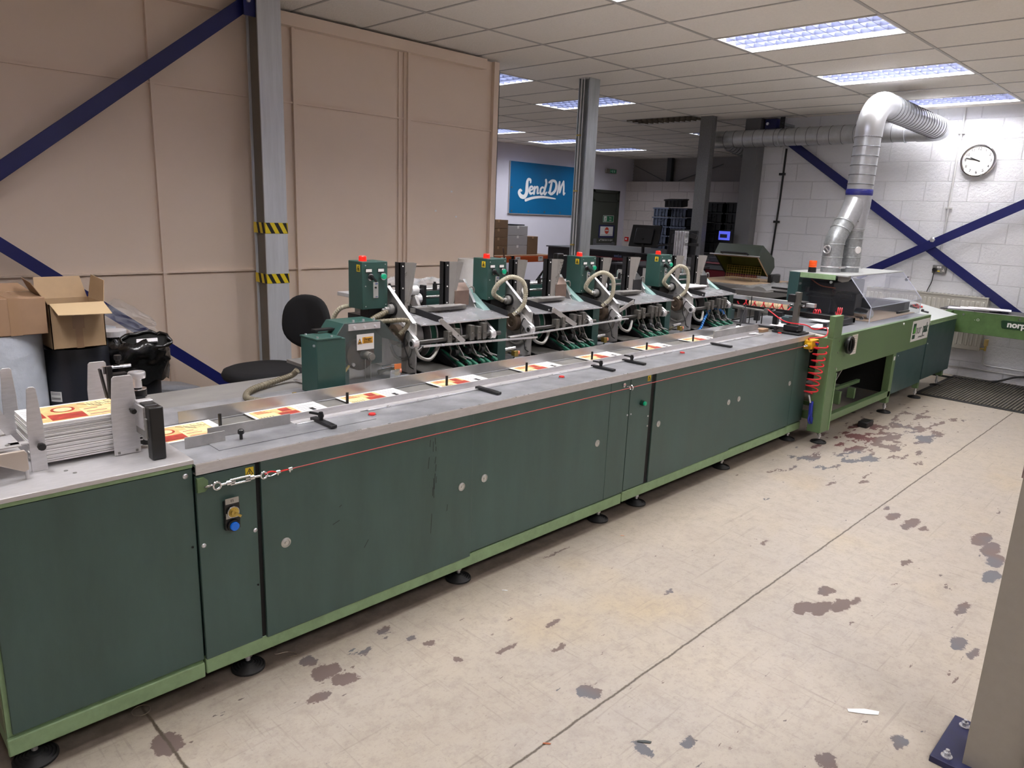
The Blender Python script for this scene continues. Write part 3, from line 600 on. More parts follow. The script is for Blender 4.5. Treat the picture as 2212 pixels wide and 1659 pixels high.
s1 = T('fire_exit_sign', 'green fire exit sign with running figure on the far door', 'sign', (14.13, YW-.004, 1.5))
B('plate', s1, mat('safety_green', (30,110,72), .5), (13.93,14.34,YW-.004,YW,1.505,1.66)); B('border', s1, M_white, (13.93,14.34,YW-.005,YW-.004,1.505,1.513), (13.93,14.34,YW-.005,YW-.004,1.652,1.66), (13.93,13.938,YW-.005,YW-.004,1.505,1.66), (14.332,14.34,YW-.005,YW-.004,1.505,1.66), (13.97,14.07,YW-.005,YW-.004,1.525,1.64))
tpart('running_figure', s1, mat('safety_green', (30,110,72), .5), lambda m: m.bar((14.01,YW-.0055,1.56),(14.03,YW-.0055,1.605), .001, .016, (1,0,0)).bar((14.03,YW-.0055,1.56),(14.05,YW-.0055,1.53), .001, .01, (1,0,1)).bar((14.01,YW-.0055,1.56),(13.99,YW-.0055,1.53), .001, .01, (1,0,1)).cyl((14.04,YW-.006,1.622),(14.04,YW-.005,1.622), .009, n=10).bar((14.03,YW-.0055,1.6),(14.055,YW-.0055,1.585), .001, .008, (1,0,1)))
text('lettering', 'Fire', .055, (14.21, YW-.0055, 1.608), (1,0,0), (0,0,1), M_white, s1); text('lettering', 'exit', .055, (14.21, YW-.0055, 1.553), (1,0,0), (0,0,1), M_white, s1)
s2 = T('door_notice', 'white notice with red no-entry roundel in a blue border on the far door', 'notice', (14.1, YW-.004, 1.1))
B('border', s2, mat('notice_blue', (20,24,80), .5), (13.80,14.40,YW-.004,YW,1.14,1.44)); B('sheet', s2, M_white, (13.85,14.34,YW-.005,YW-.004,1.185,1.405)); tpart('roundel', s2, mat('no_entry_red', (215,70,45), .5), lambda m: m.cyl((14.1,YW-.007,1.31),(14.1,YW-.005,1.31), .078, n=24)); B('roundel_bar', s2, M_white, (14.04,14.16,YW-.008,YW-.007,1.30,1.325)); B('text_lines', s2, mat('notice_grey', (130,130,130), .6), (13.87,14.32,YW-.0055,YW-.005,1.205,1.212))
s3 = T('push_bar_notice', 'white Push bar to open lettering above the far door push bar', 'notice', (14.1, YW-.003, 1.06)); text('lettering', 'Push bar to open', .062, (14.14, YW-.004, 1.09), (1,0,0), (0,0,1), M_white, s3)
tpart('tick_mark', s3, M_white, lambda m: m.bar((13.83,YW-.003,1.09),(13.85,YW-.003,1.07), .001, .01, (1,0,1)).bar((13.85,YW-.003,1.07),(13.90,YW-.003,1.115), .001, .01, (-1,0,1)))
s4 = T('exit_light', 'small wall-mounted emergency exit sign above the far door', 'sign', (14.08, YW, 2.62)); B('housing', s4, mat('fitting_grey', (140,136,130), .5), (13.90,14.27,YW-.05,YW,2.62,2.72), bevel=.004); B('green_panel', s4, mat('safety_green_d', (24,84,60), .5, emit=(30,110,80), estr=.15), (14.02,14.24,YW-.053,YW-.05,2.635,2.705)); B('arrow_marks', s4, M_white, (14.04,14.07,YW-.054,YW-.053,2.66,2.68), (14.10,14.13,YW-.054,YW-.053,2.645,2.695), (14.17,14.2,YW-.054,YW-.053,2.645,2.695))
t = T('fire_call_point', 'small red fire alarm call point beside the far door', 'alarm', (14.72, 10.8, 1.07)); B('housing', t, M_red, (14.71,14.75,10.77,10.87,1.07,1.17), bevel=.003); B('glass_panel', t, M_white, (14.707,14.71,10.795,10.845,1.1,1.14))
# shelving bench with cartons near the sign wall
t = T('rack_bench', 'orange-beamed racking bench carrying the cartons by the sign wall', 'bench', (9.9, 10.2, 0))
mb = MB().box(8.3,10.92,9.78,10.75,.84,.86); build('shelf_board', mb, M_card_d, t)
B('beam', t, M_o_r, (8.3,10.92,9.75,9.8,.735,.845)); B('beam', t, M_o_r, (8.3,10.92,10.72,10.77,.735,.845))
for x in (9.72, 10.9):
    B('upright', t, M_black, (x,x+.06,9.73,9.8,0,.86)); B('upright', t, M_black, (x,x+.06,10.7,10.77,0,.86))
tpart('diagonal_brace', t, M_black, lambda m: m.bar((10.45,9.78,.35),(10.9,9.78,.78), .03, .03))
for x in (9.45, 9.83, 10.46):
    p = B('shelf_label', t, M_white, (x,x+.13,9.747,9.75,.75,.84)); text('lettering', 'MM', .04, (x+.065, 9.746, .81), (1,0,0), (0,0,1), M_ink, p)
def carton(x0, x1, y0, y1, z0, z1, label, m=M_card_d, grp=None, lbl=None):
    t = T('carton', label, 'box', ((x0+x1)/2, (y0+y1)/2, z0), grp); B('box_body', t, m, (x0,x1,y0,y1,z0,z1-.002), bevel=.003)
    B('tape_strip', t, M_tape if m != M_wcard else M_white, ((x0+x1)/2-.025,(x0+x1)/2+.025,y0-.001,y0,z1-.05,z1), (x0,x1,(y0+y1)/2-.02,(y0+y1)/2+.02,z1-.002,z1-.0005)); return t
M_wcard = mat('grey_white_card', (168,164,164), .7)
for k in range(4): carton(9.35,9.83,9.98,10.4,.862+.163*k,.862+.163*(k+1)-.003, 'brown carton in the left stack on the racking bench, '+ORD[3-k], grp='cartons on the racking bench')
for k in range(3): carton(9.84,10.37,9.98,10.4,.862+.182*k,.862+.182*(k+1)-.003, 'pale grey carton in the middle stack on the racking bench, '+ORD[2-k], M_wcard, grp='cartons on the racking bench')
carton(10.38,10.67,9.98,10.45,.862,1.21, 'single tall brown carton at the right of the racking bench', grp='cartons on the racking bench')
mb = MB().box(9.88,10.3,10.0,10.38,1.409,1.43); tag(build('carton_lid', mb, M_press), 'thin dark carton lid lying on the pale grey carton stack', 'tray')  # loose carton lid on top of the grey stack
mb = MB().box(9.2,9.8,9.9,10.5,0,.55); tag(build('carton', mb, M_card_d), 'large dull carton on the floor under the racking bench', 'box')
mb = MB().bar((9.6,9.62,0),(9.35,9.6,1.02), .03, .012, (0,1,0)); tag(build('wooden_batten', mb, M_brownmetal), 'thin brown batten leaning against the racking bench', 'batten')

# ---------------------------------------------------------------- plastic crates against the far wall
def crate_mesh(x, y, z, w_, d, h, m, solid=False):
    mb = MB(); t_ = .02
    mb.box(x,x+d,y,y+w_,z,z+.015); mb.box(x,x+t_,y,y+w_,z,z+h); mb.box(x+d-t_,x+d,y,y+w_,z,z+h); mb.box(x,x+d,y,y+t_,z,z+h); mb.box(x,x+d,y+w_-t_,y+w_,z,z+h)
    mb.box(x-.02,x+d+.02,y-.02,y+w_+.02,z+h-.03,z+h-.005)
    for k in range(5): yy = y+.03+k*(w_-.06)/4; mb.box(x-.018,x,yy-.008,yy+.008,z,z+h-.03)
    mb.box(x-.022,x,y+w_*.35,y+w_*.65,z+h*.55,z+h*.62)
    return mb
def stack(x, y, w_, d, z0, h, n, m, desc, grp):
    for k in range(n):
        o = build('plastic_crate', crate_mesh(x, y, z0+h*k, w_, d, h-.004, m), m); tag(o, 'crate in the '+desc+', '+ORD[n-1-k] if n <= 10 else '', 'crate', grp)
stack(13.5, 8.87, .38, .55, .348, .191, 8, M_crate, 'left blue-grey crate stack by the far wall', 'blue-grey crates by the far wall')
stack(13.5, 8.43, .38, .55, .348, .191, 8, M_crate, 'right blue-grey crate stack by the far wall', 'blue-grey crates by the far wall')
mb = crate_mesh(0,0,0,.36,.55,.16, M_crate_b); 
R_ = Matrix.Rotation(math.radians(-3), 3, 'Y') @ Matrix.Rotation(math.radians(20), 3, 'Z')
mb.v = [R_ @ v + V((13.4, 8.5, 1.885)) for v in mb.v]; tag(build('plastic_crate', mb, M_crate_b), 'black open crate lying askew on top of the blue-grey crate stacks', 'crate')
stack(14.12, 7.95, .55, .5, .348, .21, 8, M_crate_b, 'black crate stack left of the speckled column', 'black crates by the far wall')
stack(14.12, 7.38, .5, .5, .348, .21, 8, M_crate_b, 'black crate stack right of the speckled column', 'black crates by the far wall')
stack(13.4, 6.65, .5, .5, .348, .2, 8, M_crate_b, 'dark crate stack nearest the grey corner column', 'black crates by the far wall')
mb = MB().box(13.3,14.65,6.5,8.42,0,.345).box(13.45,14.6,8.42,9.3,0,.345); tag(build('low_platform', mb, M_press), 'dark low platform under the crate stacks', 'platform')

# ---------------------------------------------------------------- printing press and monitors behind the feeders
t = T('printing_press', 'long black and maroon printing press beyond the feeders', 'machine', (10.6, 6.9, 0))
B('cabinet', t, M_press, (9.9,11.6,5.7,9.0,0,1.08), bevel=.01); B('worktop', t, mat('dark_top', (52,50,52), .4), (9.85,11.65,6.6,9.0,1.08,1.10)); B('maroon_trim', t, M_maroon, (9.84,9.9,5.7,8.1,.95,.99))
[B('door_gap', t, M_greyp, (9.885,9.9,y,y+.012,.05,1.05)) for y in (6.6,7.4,8.2)]
B('access_panel', t, M_press, (9.6,9.9,6.9,8.0,0,.72), bevel=.01); tpart('sloping_cover', t, mat('slate_cover', (62,62,66), .5), lambda m: m.prism([(9.2,7.2,0),(9.2,6.2,0),(9.2,6.2,.9),(9.2,6.5,.9),(9.2,7.2,.6)], (.5,0,0)))
B('control_strip', t, M_maroon, (9.15,9.2,6.2,6.8,.62,.66)); B('badge', t, mat('badge_blue', (90,100,140), .4), (9.893,9.9,7.35,7.5,1.0,1.03))
t = T('finishing_unit', 'maroon and grey cabinet between the speckled column and the open lid machine', 'machine', (9.3, 5.3, 0))
B('maroon_body', t, M_maroon, (9.2,9.8,5.0,5.75,0,.98), bevel=.008) if False else None
B('maroon_body', t, M_maroon, (9.15,9.47,4.72,5.34,0,1.0), bevel=.008); B('grey_band', t, M_greyp, (9.14,9.47,4.7,5.34,1.0,1.08)); B('pink_edge', t, mat('dusty_pink', (150,90,98), .5), (9.12,9.47,4.68,5.34,1.08,1.1)); mb = MB().box(9.148,9.15,5.02,5.03,0,1.0); build('door_gap', mb, M_ink, t)
mb = MB().box(9.15,9.45,4.85,5.3,1.10,1.17); tag(build('grey_tray', mb, mat('dark_grey_tray', (60,60,70), .5), None, .01), 'dark grey plastic tray on the maroon cabinet', 'tray')
def monitor(x, y, z, w_, h, ang, tilt, label, back=True):
    t = T('monitor', label, 'monitor', (x, y, z-.2)); R = Matrix.Rotation(ang, 3, 'Z') @ Matrix.Rotation(tilt, 3, 'Y')
    def P(a, b, c): return V((x,y,z))+R @ V((a,b,c))
    def bx(m, a0,a1,b0,b1,c0,c1): m.add([P(a,b,c) for (a,b,c) in ((a0,b0,c0),(a1,b0,c0),(a1,b1,c0),(a0,b1,c0),(a0,b0,c1),(a1,b0,c1),(a1,b1,c1),(a0,b1,c1))], [(0,3,2,1),(4,5,6,7),(0,1,5,4),(1,2,6,5),(2,3,7,6),(3,0,4,7)])
    m = MB(); bx(m, 0,.03,-w_/2,w_/2,-h/2,h/2); build('screen_shell', m, M_plastic_b, t, .006)
    m = MB(); bx(m, -.05,0,-w_*.3,w_*.3,-h*.38,h*.32); build('back_housing', m, M_press, t, .01)
    m = MB().cyl(P(-.04,0,-.05), (x-.02,y,z-.3), .025, n=10); m.lathe((x-.02,y,z-.31), [(.12,0),(.12,.012),(.02,.02)]); build('stand', m, M_plastic_b, t)
    return t, P
t, P = monitor(9.95, 6.95, 1.37, .52, .36, math.radians(8), math.radians(18), 'black monitor tilted back at the left of the pair on the press')
t, P = monitor(8.3, 5.22, 1.36, .44, .34, math.radians(-5), math.radians(6), 'black monitor seen from behind beside the slotted aluminium posts')
m = MB(); m.add([P(-.051,-.03,-.02), P(-.051,.05,-.02), P(-.051,.05,.01), P(-.051,-.03,.01)], [(0,1,2,3)]); build('yellow_sticker', m, M_ylabel, t)
t = T('operator_console', 'dark desk console carrying the rear-facing monitor', 'console', (8.4, 5.5, 0)); B('body', t, M_press, (8.1,8.8,5.15,6.1,0,1.03), bevel=.01); B('desk_top', t, mat('dark_top', (52,50,52), .4), (8.05,8.85,5.1,6.15,1.03,1.05))
t = T('slotted_posts', 'bundle of upright slotted aluminium profile posts behind the last feeder', 'post', (7.0, 4.4, 0)); mb = MB()
for k in range(4): mb.box(6.95,7.03,4.34+k*.033,4.369+k*.033,0,1.54)
build('profiles', mb, M_alu_b, t, .003); mb = MB(); [mb.box(6.947,6.95,4.343+k*.033,4.347+k*.033,0,1.54) for k in range(4)]; build('slots', mb, M_ink, t)
tpart('cable_tie', t, M_ink, lambda m: m.box(6.944,7.036,4.334,4.474,1.1,1.108)); tpart('side_lug', t, M_black, lambda m: m.bar((7.03,4.32,1.5),(7.06,4.26,1.48), .04, .05).bar((7.03,4.33,1.4),(7.08,4.24,1.40), .03, .03).bar((6.98,4.48,1.4),(7.05,4.75,1.36), .02, .02))
t = T('touch_screen', 'small bright blue touch screen left of the grey corner column', 'screen', (9.3, 5.2, 1.17)); B('casing', t, M_plastic_b, (9.36,9.4,5.10,5.36,1.35,1.54)); B('display', t, M_screen, (9.355,9.36,5.13,5.30,1.40,1.52)); B('window', t, mat('screen_grey', (60,62,90), .4), (9.354,9.355,5.17,5.28,1.43,1.48)); B('stand', t, M_plastic_b, (9.37,9.4,5.2,5.26,1.17,1.36))

# ---------------------------------------------------------------- chamber sealing machine with raised lid
t = T('shrink_wrapper', 'sealing machine with dark olive lid raised over its mesh tray', 'machine', (8.3, 4.1, 0))
B('body', t, mat('stone_grey', (120,116,112), .5), (8.0,8.9,4.02,4.75,0,.62), bevel=.01); B('upper_table', t, mat('table_grey', (112,109,106), .5), (7.82,8.9,3.98,4.8,.86,.955), bevel=.008); B('table_sheet', t, mat('tan_sheet', (176,150,120), .6), (7.84,8.88,4.0,4.78,.955,.96)); B('recess', t, M_dark, (7.95,8.85,4.02,4.75,.62,.86))
a0, a1 = 4.05, 4.62
prof = [(8.40,1.03),(8.47,1.06),(8.55,1.136),(8.51,1.245),(8.19,1.40),(8.09,1.27)]
mb = MB()
def shellp(m, P, in_, a, c):
    n = len(P); m.add([(x,a,z) for x, z in P]+[(x,c,z) for x, z in P], [tuple(range(n)), tuple(range(2*n-1, n-1, -1))]+[(k,k+1,k+1+n,k+n) for k in range(n-1)])
shellp(mb, prof, 0, a0, a1); build('lid_shell', mb, M_lid, t)
mb = MB(); shellp(mb, [(8.405,1.04),(8.46,1.068),(8.53,1.14),(8.492,1.235),(8.195,1.378),(8.105,1.268)], 0, a0+.014, a1-.014); build('lid_lining', mb, M_olive, t)
tpart('lid_lip', t, M_alu, lambda m: m.bar((8.085,a0-.02,1.272),(8.085,a1+.05,1.272), .03, .012)); tpart('lid_edge_strip', t, mat('lip_tan', (150,120,90), .6), lambda m: m.bar((8.095,a0+.004,1.262),(8.40,a0+.004,1.032), .01, .012).bar((8.1,a0,1.258),(8.1,a1,1.258), .02, .008))
tpart('lid_handle', t, M_plastic_b, lambda m: m.tube([(8.08,a0+.12,1.285),(8.04,a0+.12,1.30),(8.04,a1-.12,1.30),(8.08,a1-.12,1.285)], .013, 8))
mb = MB()
for k in range(15): y = 4.1+k*.032; mb.cyl((8.30,y,.965),(8.32,y,1.14), .0018, n=4)
for z in (.99,1.02,1.05,1.08,1.11,1.135): mb.cyl((8.30+.02*(z-.965)/.175,4.1,z),(8.30+.02*(z-.965)/.175,4.55,z), .0018, n=4)
build('wire_grid', mb, M_brass, t); B('hinge_block', t, M_plastic_b, (8.38,8.6,3.98,4.045,.957,1.06), bevel=.015)
t2 = T('side_table', 'low grey unit with plastic sheet right of the sealing machine', 'machine', (7.5, 3.6, 0)); B('slab', t2, mat('slab_grey', (104,101,98), .5), (7.35,8.5,3.55,3.96,.87,.95), bevel=.008); B('body', t2, mat('stone_grey2', (100,98,96), .5), (7.5,8.4,3.6,3.93,0,.73), bevel=.02); B('gap', t2, M_dark, (7.55,8.4,3.62,3.93,.73,.87))
mb = MB(); rnd = random.Random(3); n = 9
vs = [(7.4+.95*i/n, 3.56+.38*j/n, .953+.02*rnd.random()+(.03*rnd.random() if 0 < j < n else 0)) for j in range(n+1) for i in range(n+1)]
mb.add(vs, [(j*(n+1)+i, j*(n+1)+i+1, (j+1)*(n+1)+i+1, (j+1)*(n+1)+i) for j in range(n) for i in range(n)]); tag(build('plastic_sheet', mb, M_clear, smooth=3), 'crumpled clear plastic sheet on the low grey unit', 'plastic sheet')
# ---------------------------------------------------------------- conveyor line
YF = 2.29; ZT = .84
def foot(t, x, y, r=.062, zt=.08, m=None):
    f = tpart('levelling_foot', t, M_rubber, lambda m_: m_.lathe((x,y,0), [(r,0),(r,.007),(r*.92,.012),(r*.86,.0085),(r*.76,.015),(r*.70,.0115),(r*.6,.018),(r*.54,.0145),(r*.44,.021),(r*.38,.0175),(r*.26,.023),(0,.023)], n=28))
    tpart('threaded_stem', f, M_alu_b, lambda m_: m_.cyl((x,y,.03),(x,y,zt), .009, n=10).cyl((x,y,.045),(x,y,.056), .016, n=6).cyl((x,y,.06),(x,y,.068), .016, n=6)); return f
def lock(t, x, z, y=YF, par=None):
    tpart('quarter_turn_lock', par or t, M_lock, lambda m: m.lathe((x,y,z), [(.019,0),(.019,.003),(.013,.006),(.011,.003),(.006,.003),(.006,.007),(0,.007)], (0,-1,0), 20))
def bolt(par, x, z, y=YF, r=.006, m_=None):
    tpart('screw', par, m_ or M_alu_b, lambda m: m.lathe((x,y,z), [(r*1.3,0),(r*1.3,.002),(r*.8,.004),(r*.4,.001),(0,.001)], (0,-1,0), 12))
# the magazine cabinet at the near end
t = A = T('magazine_cabinet', 'nearest dark green machine cabinet, under the booklet magazine', 'cabinet', (.575, 2.7, 0))
B('carcass', t, M_lgreen, (.285,.857,2.30,2.985,.06,.835)); B('front_panel', t, M_dgreen, (.297,.8575,2.288,2.30,.128,.828), bevel=.002)
B('plinth_rail', t, M_lgreen, (.281,.857,2.283,2.30,.062,.118), bevel=.004); B('top_plate', t, M_alu, (.20,.858,2.27,2.56,.848,.862), (.20,.505,2.56,2.95,.848,.862), (.2,.858,2.78,2.985,.848,.862), bevel=.001); B('top_edge_strip', t, M_lgreen, (.281,.857,2.28,2.3,.832,.847), bevel=.002)
B('belt_well', t, M_dark, (.505,.858,2.56,2.78,.80,.835)); B('side_panel', t, mat('side_beige_green', (120,128,100), .5), (.282,.285,2.31,2.98,.13,.82))
bolt(t, .835, .806, 2.288, .007); bolt(t, .843,.555,2.288,.003, M_ink)
foot(t, .35, 2.322); foot(t, .35, 3.0)
for a, c in ((.53,2.405),(.545,2.37)): tpart('plate_screw', t, M_steel_d, lambda m: m.lathe((a,c,.862), [(.006,0),(.006,.0008),(0,.001)], n=12))
# conveyor body
t = C = T('conveyor', 'long dark green conveyor bench with grey steel top', 'conveyor', (3.2, 2.7, 0))
B('carcass', t, M_dgreen2, (.866,5.60,2.315,2.98,.10,.81)); B('rear_frame', t, M_lgreen, (.866,5.60,2.97,2.99,.07,.80))
B('plinth_rail', t, M_lgreen, (.861,3.238,2.283,2.31,.07,.13), bevel=.004); B('plinth_rail', t, M_lgreen, (3.246,5.345,2.283,2.31,.075,.135), bevel=.004); B('plinth_rail', t, M_lgreen, (5.352,5.60,2.283,2.31,.078,.138), bevel=.004)
B('worktop', t, M_worktop, (.862,5.63,2.275,2.535,.832,.842), (.862,5.63,2.74,2.99,.832,.842), (.862,5.63,2.535,2.56,.822,.832), bevel=.0015)
B('front_lip', t, M_alu, (.862,5.63,2.270,2.276,.806,.8425), (.862,5.63,2.272,2.295,.806,.8095), bevel=.001); B('bright_edge', t, M_alu_b, (.862,5.63,2.2695,2.279,.8405,.8435))
def door(x0, x1, z0, z1, nm='door', y=YF, locks=(), out=0):
    d = B(nm, t, M_dgreen, (x0,x1,y-.012-out,y,z0,z1), bevel=.002)
    for lx, lz in locks: lock(t, lx, lz, y-.012-out, d)
    return d
d = door(.862,1.066,.128,.80,'switch_panel'); bolt(d,.876,.554,2.278); bolt(d,1.056,.556,2.278); bolt(d,1.057,.345,2.278,.003,M_ink)
d1 = door(1.082,2.072,.125,.806, locks=((1.166,.477),(2.009,.482)), out=.006)
for (sx, sz, sl, dx) in ((1.83,.735,.03,.003),(1.845,.725,.045,.0),(1.855,.74,.03,-.002),(1.86,.70,.02,0),(1.825,.66,.05,.006),(1.86,.655,.03,.004),(1.862,.62,.03,.002),(1.858,.58,.07,.004),(1.85,.56,.09,-.003),(1.865,.565,.03,.002),(1.846,.52,.04,0),(1.842,.40,.09,.004),(1.40,.56,.006,.01),(1.39,.50,.01,.03),(1.52,.38,.03,.02),(1.93,.42,.03,.004)):
    tpart('scuff_mark', d1, M_ink, lambda m: m.bar((sx,2.2716,sz),(sx-dx,2.2716,sz-sl), .0004, .0022, (1,0,0)))
door(2.075,3.062,.14,.806, locks=((2.151,.487),(2.974,.488)))
door(3.064,3.238,.14,.806,'narrow_panel'); d = door(3.243,3.445,.145,.806,'switch_panel'); bolt(d,3.262,.60,2.278,.004); bolt(d,3.432,.56,2.278,.004); bolt(d,3.434,.50,2.278,.004)
bolt(t, 3.228,.60,2.278,.004)
door(3.482,4.44,.142,.81, locks=((3.542,.494),(4.366,.494)), out=.004)
door(4.443,5.345,.15,.81, locks=((4.511,.494),(5.29,.494))); door(5.348,5.598,.152,.81,'end_panel')
B('door_gap', t, M_dark, (1.066,1.082,2.283,2.30,.13,.80)); B('door_gap', t, M_dark, (3.445,3.482,2.283,2.30,.14,.81)); B('rear_top_sheet', t, M_worktop, (.862,5.6,2.747,2.988,.842,.845))
def elec_label(par, x, z, y, s=.02, nrm='y'):
    m = MB().box(x-s*.95,x+s*.95,y-.0006,y,z-s,z+s); p = build('warning_label', m, M_orange if nrm == 'o' else M_ylabel, par)
    m = MB(); e = .0012; A_ = [(x-s*.75,z-s*.65),(x+s*.75,z-s*.65),(x,z+s*.75)]
    for k in range(3): a, b_ = A_[k], A_[(k+1) % 3]; m.bar((a[0],y-e,a[1]),(b_[0],y-e,b_[1]), .0006, s*.14, (1,0,0) if k else (0,0,1))
    m.bar((x+s*.1,y-e,z+s*.35),(x-s*.12,y-e,z+.0), .0006, s*.13, (1,0,0)).bar((x-s*.12,y-e,z),(x+s*.12,y-e,z-s*.05), .0006, s*.1).bar((x+s*.12,y-e,z-.0),(x-s*.05,y-e,z-s*.5), .0006, s*.13, (1,0,0)); build('warning_symbol', m, M_ink, p); return p
elec_label(t, 1.045, .776, 2.2775, .0155); elec_label(t, 3.415, .786, 2.2775, .0155)
def switch_plate(x, z, txt, par):
    p = B('button_plate', par, M_plastic_b, (x-.026,x+.026,2.262,2.278,z-.026,z+.026), bevel=.002); B('legend_plate', p, mat('engraved_plate', (172,168,160), .4, .4), (x-.023,x+.023,2.2605,2.262,z+.028-.012,z+.028+.008)); text('lettering', txt, .012, (x, 2.2600, z+.026), (1,0,0), (0,0,1), M_ink, p, ext=.0001); return p
p = switch_plate(.972, .668, 'ES', t); tpart('key_switch', t, M_brass, lambda m: m.lathe((.972,2.262,.655), [(.017,0),(.017,.012),(.012,.012),(.012,.02),(0,.02)], (0,-1,0), 24).bar((.972,2.24,.655),(.99,2.236,.642), .004, .008)); tpart('switch_bezel', t, M_chrome, lambda m: m.ring((.972,2.255,.655),(0,1,0), .0185, .0025, 24))
p = switch_plate(.972, .616, 'RESET', t); tpart('push_button', t, M_blue_b, lambda m: m.lathe((.972,2.262,.605), [(.015,0),(.015,.016),(.013,.018),(0,.018)], (0,-1,0), 24)); tpart('switch_bezel', t, M_plastic_b, lambda m: m.ring((.972,2.256,.605),(0,1,0), .0175, .004, 24, k=8))
tpart('push_button', t, M_green_b, lambda m: m.lathe((3.355,2.278,.652), [(.012,0),(.012,.03),(.010,.032),(0,.032)], (0,-1,0), 20)); tpart('switch_bezel', t, mat('dark_green_bezel', (20,60,50), .4), lambda m: m.cyl((3.355,2.278,.652),(3.355,2.256,.652), .016, n=20))
for x in (1.028, 2.05, 3.09, 3.455, 4.46, 5.49): foot(t, x, 2.326, .06)
for x in (1.1, 3.3, 5.4): foot(t, x, 2.93)
# guide rails and trough
B('trough_floor', t, M_steel_d, (.862,5.63,2.56,2.74,.812,.820)); B('slide_strip', t, M_steel_d, (.862,5.63,2.64,2.74,.826,.836)); B('slide_strip', t, M_steel_d, (.862,5.63,2.575,2.615,.828,.834), (.862,5.63,2.535,2.555,.83,.842))
B('chain_slot', t, M_dark, (.862,5.63,2.617,2.638,.80,.818)); B('front_guide_rail', t, M_alu, (1.33,5.2,2.527,2.532,.842,.873), (1.33,5.2,2.49,2.532,.8425,.8455), bevel=.0006); B('clamp_strip', t, M_alu_b, (1.33,1.62,2.468,2.482,.8425,.849), (1.66,2.78,2.474,2.488,.8425,.849), (2.82,3.95,2.480,2.494,.8425,.849), (3.98,5.2,2.486,2.5,.8425,.849), bevel=.001)
B('front_guide_rail', t, M_steel, (.90,1.04,2.448,2.452,.842,.882), (1.0,1.32,2.50,2.504,.842,.885), bevel=.001); B('guide_plate', t, M_worktop, (.98,1.62,2.36,2.504,.842,.8445))
tpart('guide_plate_knob', t, M_plastic_b, lambda m: m.cyl((1.09,2.43,.844),(1.09,2.43,.865), .006, n=8).lathe((1.09,2.43,.865), [(.010,0),(.012,.004),(.011,.014),(.006,.018),(0,.018)], n=10))
B('rear_guide_rail', t, mat('polished_rail', (170,170,172), .33, .6, var=.15, scale=5), (.99,3.2,2.742,2.746,.838,.893), (3.2,5.25,2.742,2.746,.838,.89), bevel=.0005)
for k in range(8): tpart('pusher_pin', t, M_plastic_b, lambda m: m.cyl((1.10+.556*k,2.628,.80),(1.10+.556*k,2.628,.892), .0065, n=10))
for k, (x, bk) in enumerate(((1.418,1),(2.295,0),(3.17,1),(3.46,1),(4.46,0))):
    b_ = B('clamp_arm', t, M_black, (x-.014,x+.014,2.345,2.50,.8445,.8565), bevel=.002)
    if bk: tpart('clamp_lever', b_, M_plastic_b, lambda m: m.cyl((x,2.44,.856),(x,2.44,.872), .009, n=10).lathe((x,2.44,.868), [(.011,0),(.012,.006),(.008,.02),(0,.02)], n=10).bar((x,2.44,.878),(x-.03,2.475,.884), .007, .008))
for x, y in ((1.632,2.406),(2.807,2.41),(3.972,2.42),(5.362,2.435)):
    b_ = tpart('stop_button', t, M_chrome, lambda m: m.lathe((x,y,.842), [(.0175,0),(.0175,.006),(.015,.007),(0,.007)], n=24)); tpart('button_cap', b_, M_red, lambda m: m.lathe((x,y,.849), [(.0145,0),(.0145,.004),(.013,.0055),(0,.0055)], n=24))
B('paper_gate', t, M_steel, (4.55,5.2,2.535,2.541,.842,.92), bevel=.001)
# emergency pull cord, turnbuckle and yellow switch
t = T('pull_cord', 'red emergency pull cord with turnbuckle along the conveyor front', 'cord', (3.1, 2.25, .766))
yc = 2.235
tpart('red_cord', t, M_cord, lambda m: m.tube([(1.13,yc,.768),(3.19,yc,.772),(5.36,yc,.778)], .0022, 8))
tpart('anchor_plate', t, M_ngreen, lambda m: m.prism([(.862,2.262,.748),(.885,2.262,.748),(.897,2.262,.76),(.897,2.262,.785),(.885,2.262,.797),(.862,2.262,.797)], (0,.012,0)))
tpart('eye_bolt', t, M_chrome, lambda m: m.ring((.892,yc+.012,.770),(0,.5,1), .0125, .0035, 20).ring((.914,yc,.770),(0,1,0), .0125, .0035, 20).cyl((.926,yc,.770),(.955,yc,.7705), .0035, n=8))
tpart('turnbuckle', t, M_chrome, lambda m: m.tube([(.958,yc,.7785),(1.028,yc,.7785)], .003, 8).tube([(.958,yc,.762),(1.028,yc,.762)], .003, 8).cyl((.945,yc,.7703),(.96,yc,.7703), .0075, n=8).cyl((1.026,yc,.7703),(1.04,yc,.7703), .0075, n=8).cyl((.955,yc,.7703),(.975,yc,.7703), .0035, n=8).cyl((1.01,yc,.7703),(1.065,yc,.769), .0035, n=8))
tpart('hook_ring', t, M_chrome, lambda m: m.ring((1.076,yc,.768),(0,1,0), .0115, .0032, 20).tube(bez([(1.082,yc,.764),(1.10,yc,.760),(1.12,yc,.764)], 5), .002, 6).cyl((1.12,yc,.768),(1.135,yc,.768), .006, n=8).cyl((1.165,yc,.7685),(1.18,yc,.7685), .006, n=8).cyl((1.127,yc,.757),(1.127,yc,.77), .003, n=6).cyl((1.172,yc,.757),(1.172,yc,.77), .003, n=6))
tpart('thimble', t, M_red, lambda m: m.tube(bez([(1.078,yc-.001,.772),(1.10,yc-.001,.776),(1.122,yc-.001,.769)], 5), .003, 6).tube([(1.122,yc,.768),(1.175,yc,.768)], .0028, 6))
tpart('cord_guide_eye', t, M_chrome, lambda m: m.ring((3.185,yc,.772),(1,0,0), .012, .004, 18).cyl((3.19,2.278,.772),(3.19,yc+.01,.772), .005, n=8).cyl((3.17,2.278,.782),(3.17,2.268,.782), .012, n=12))
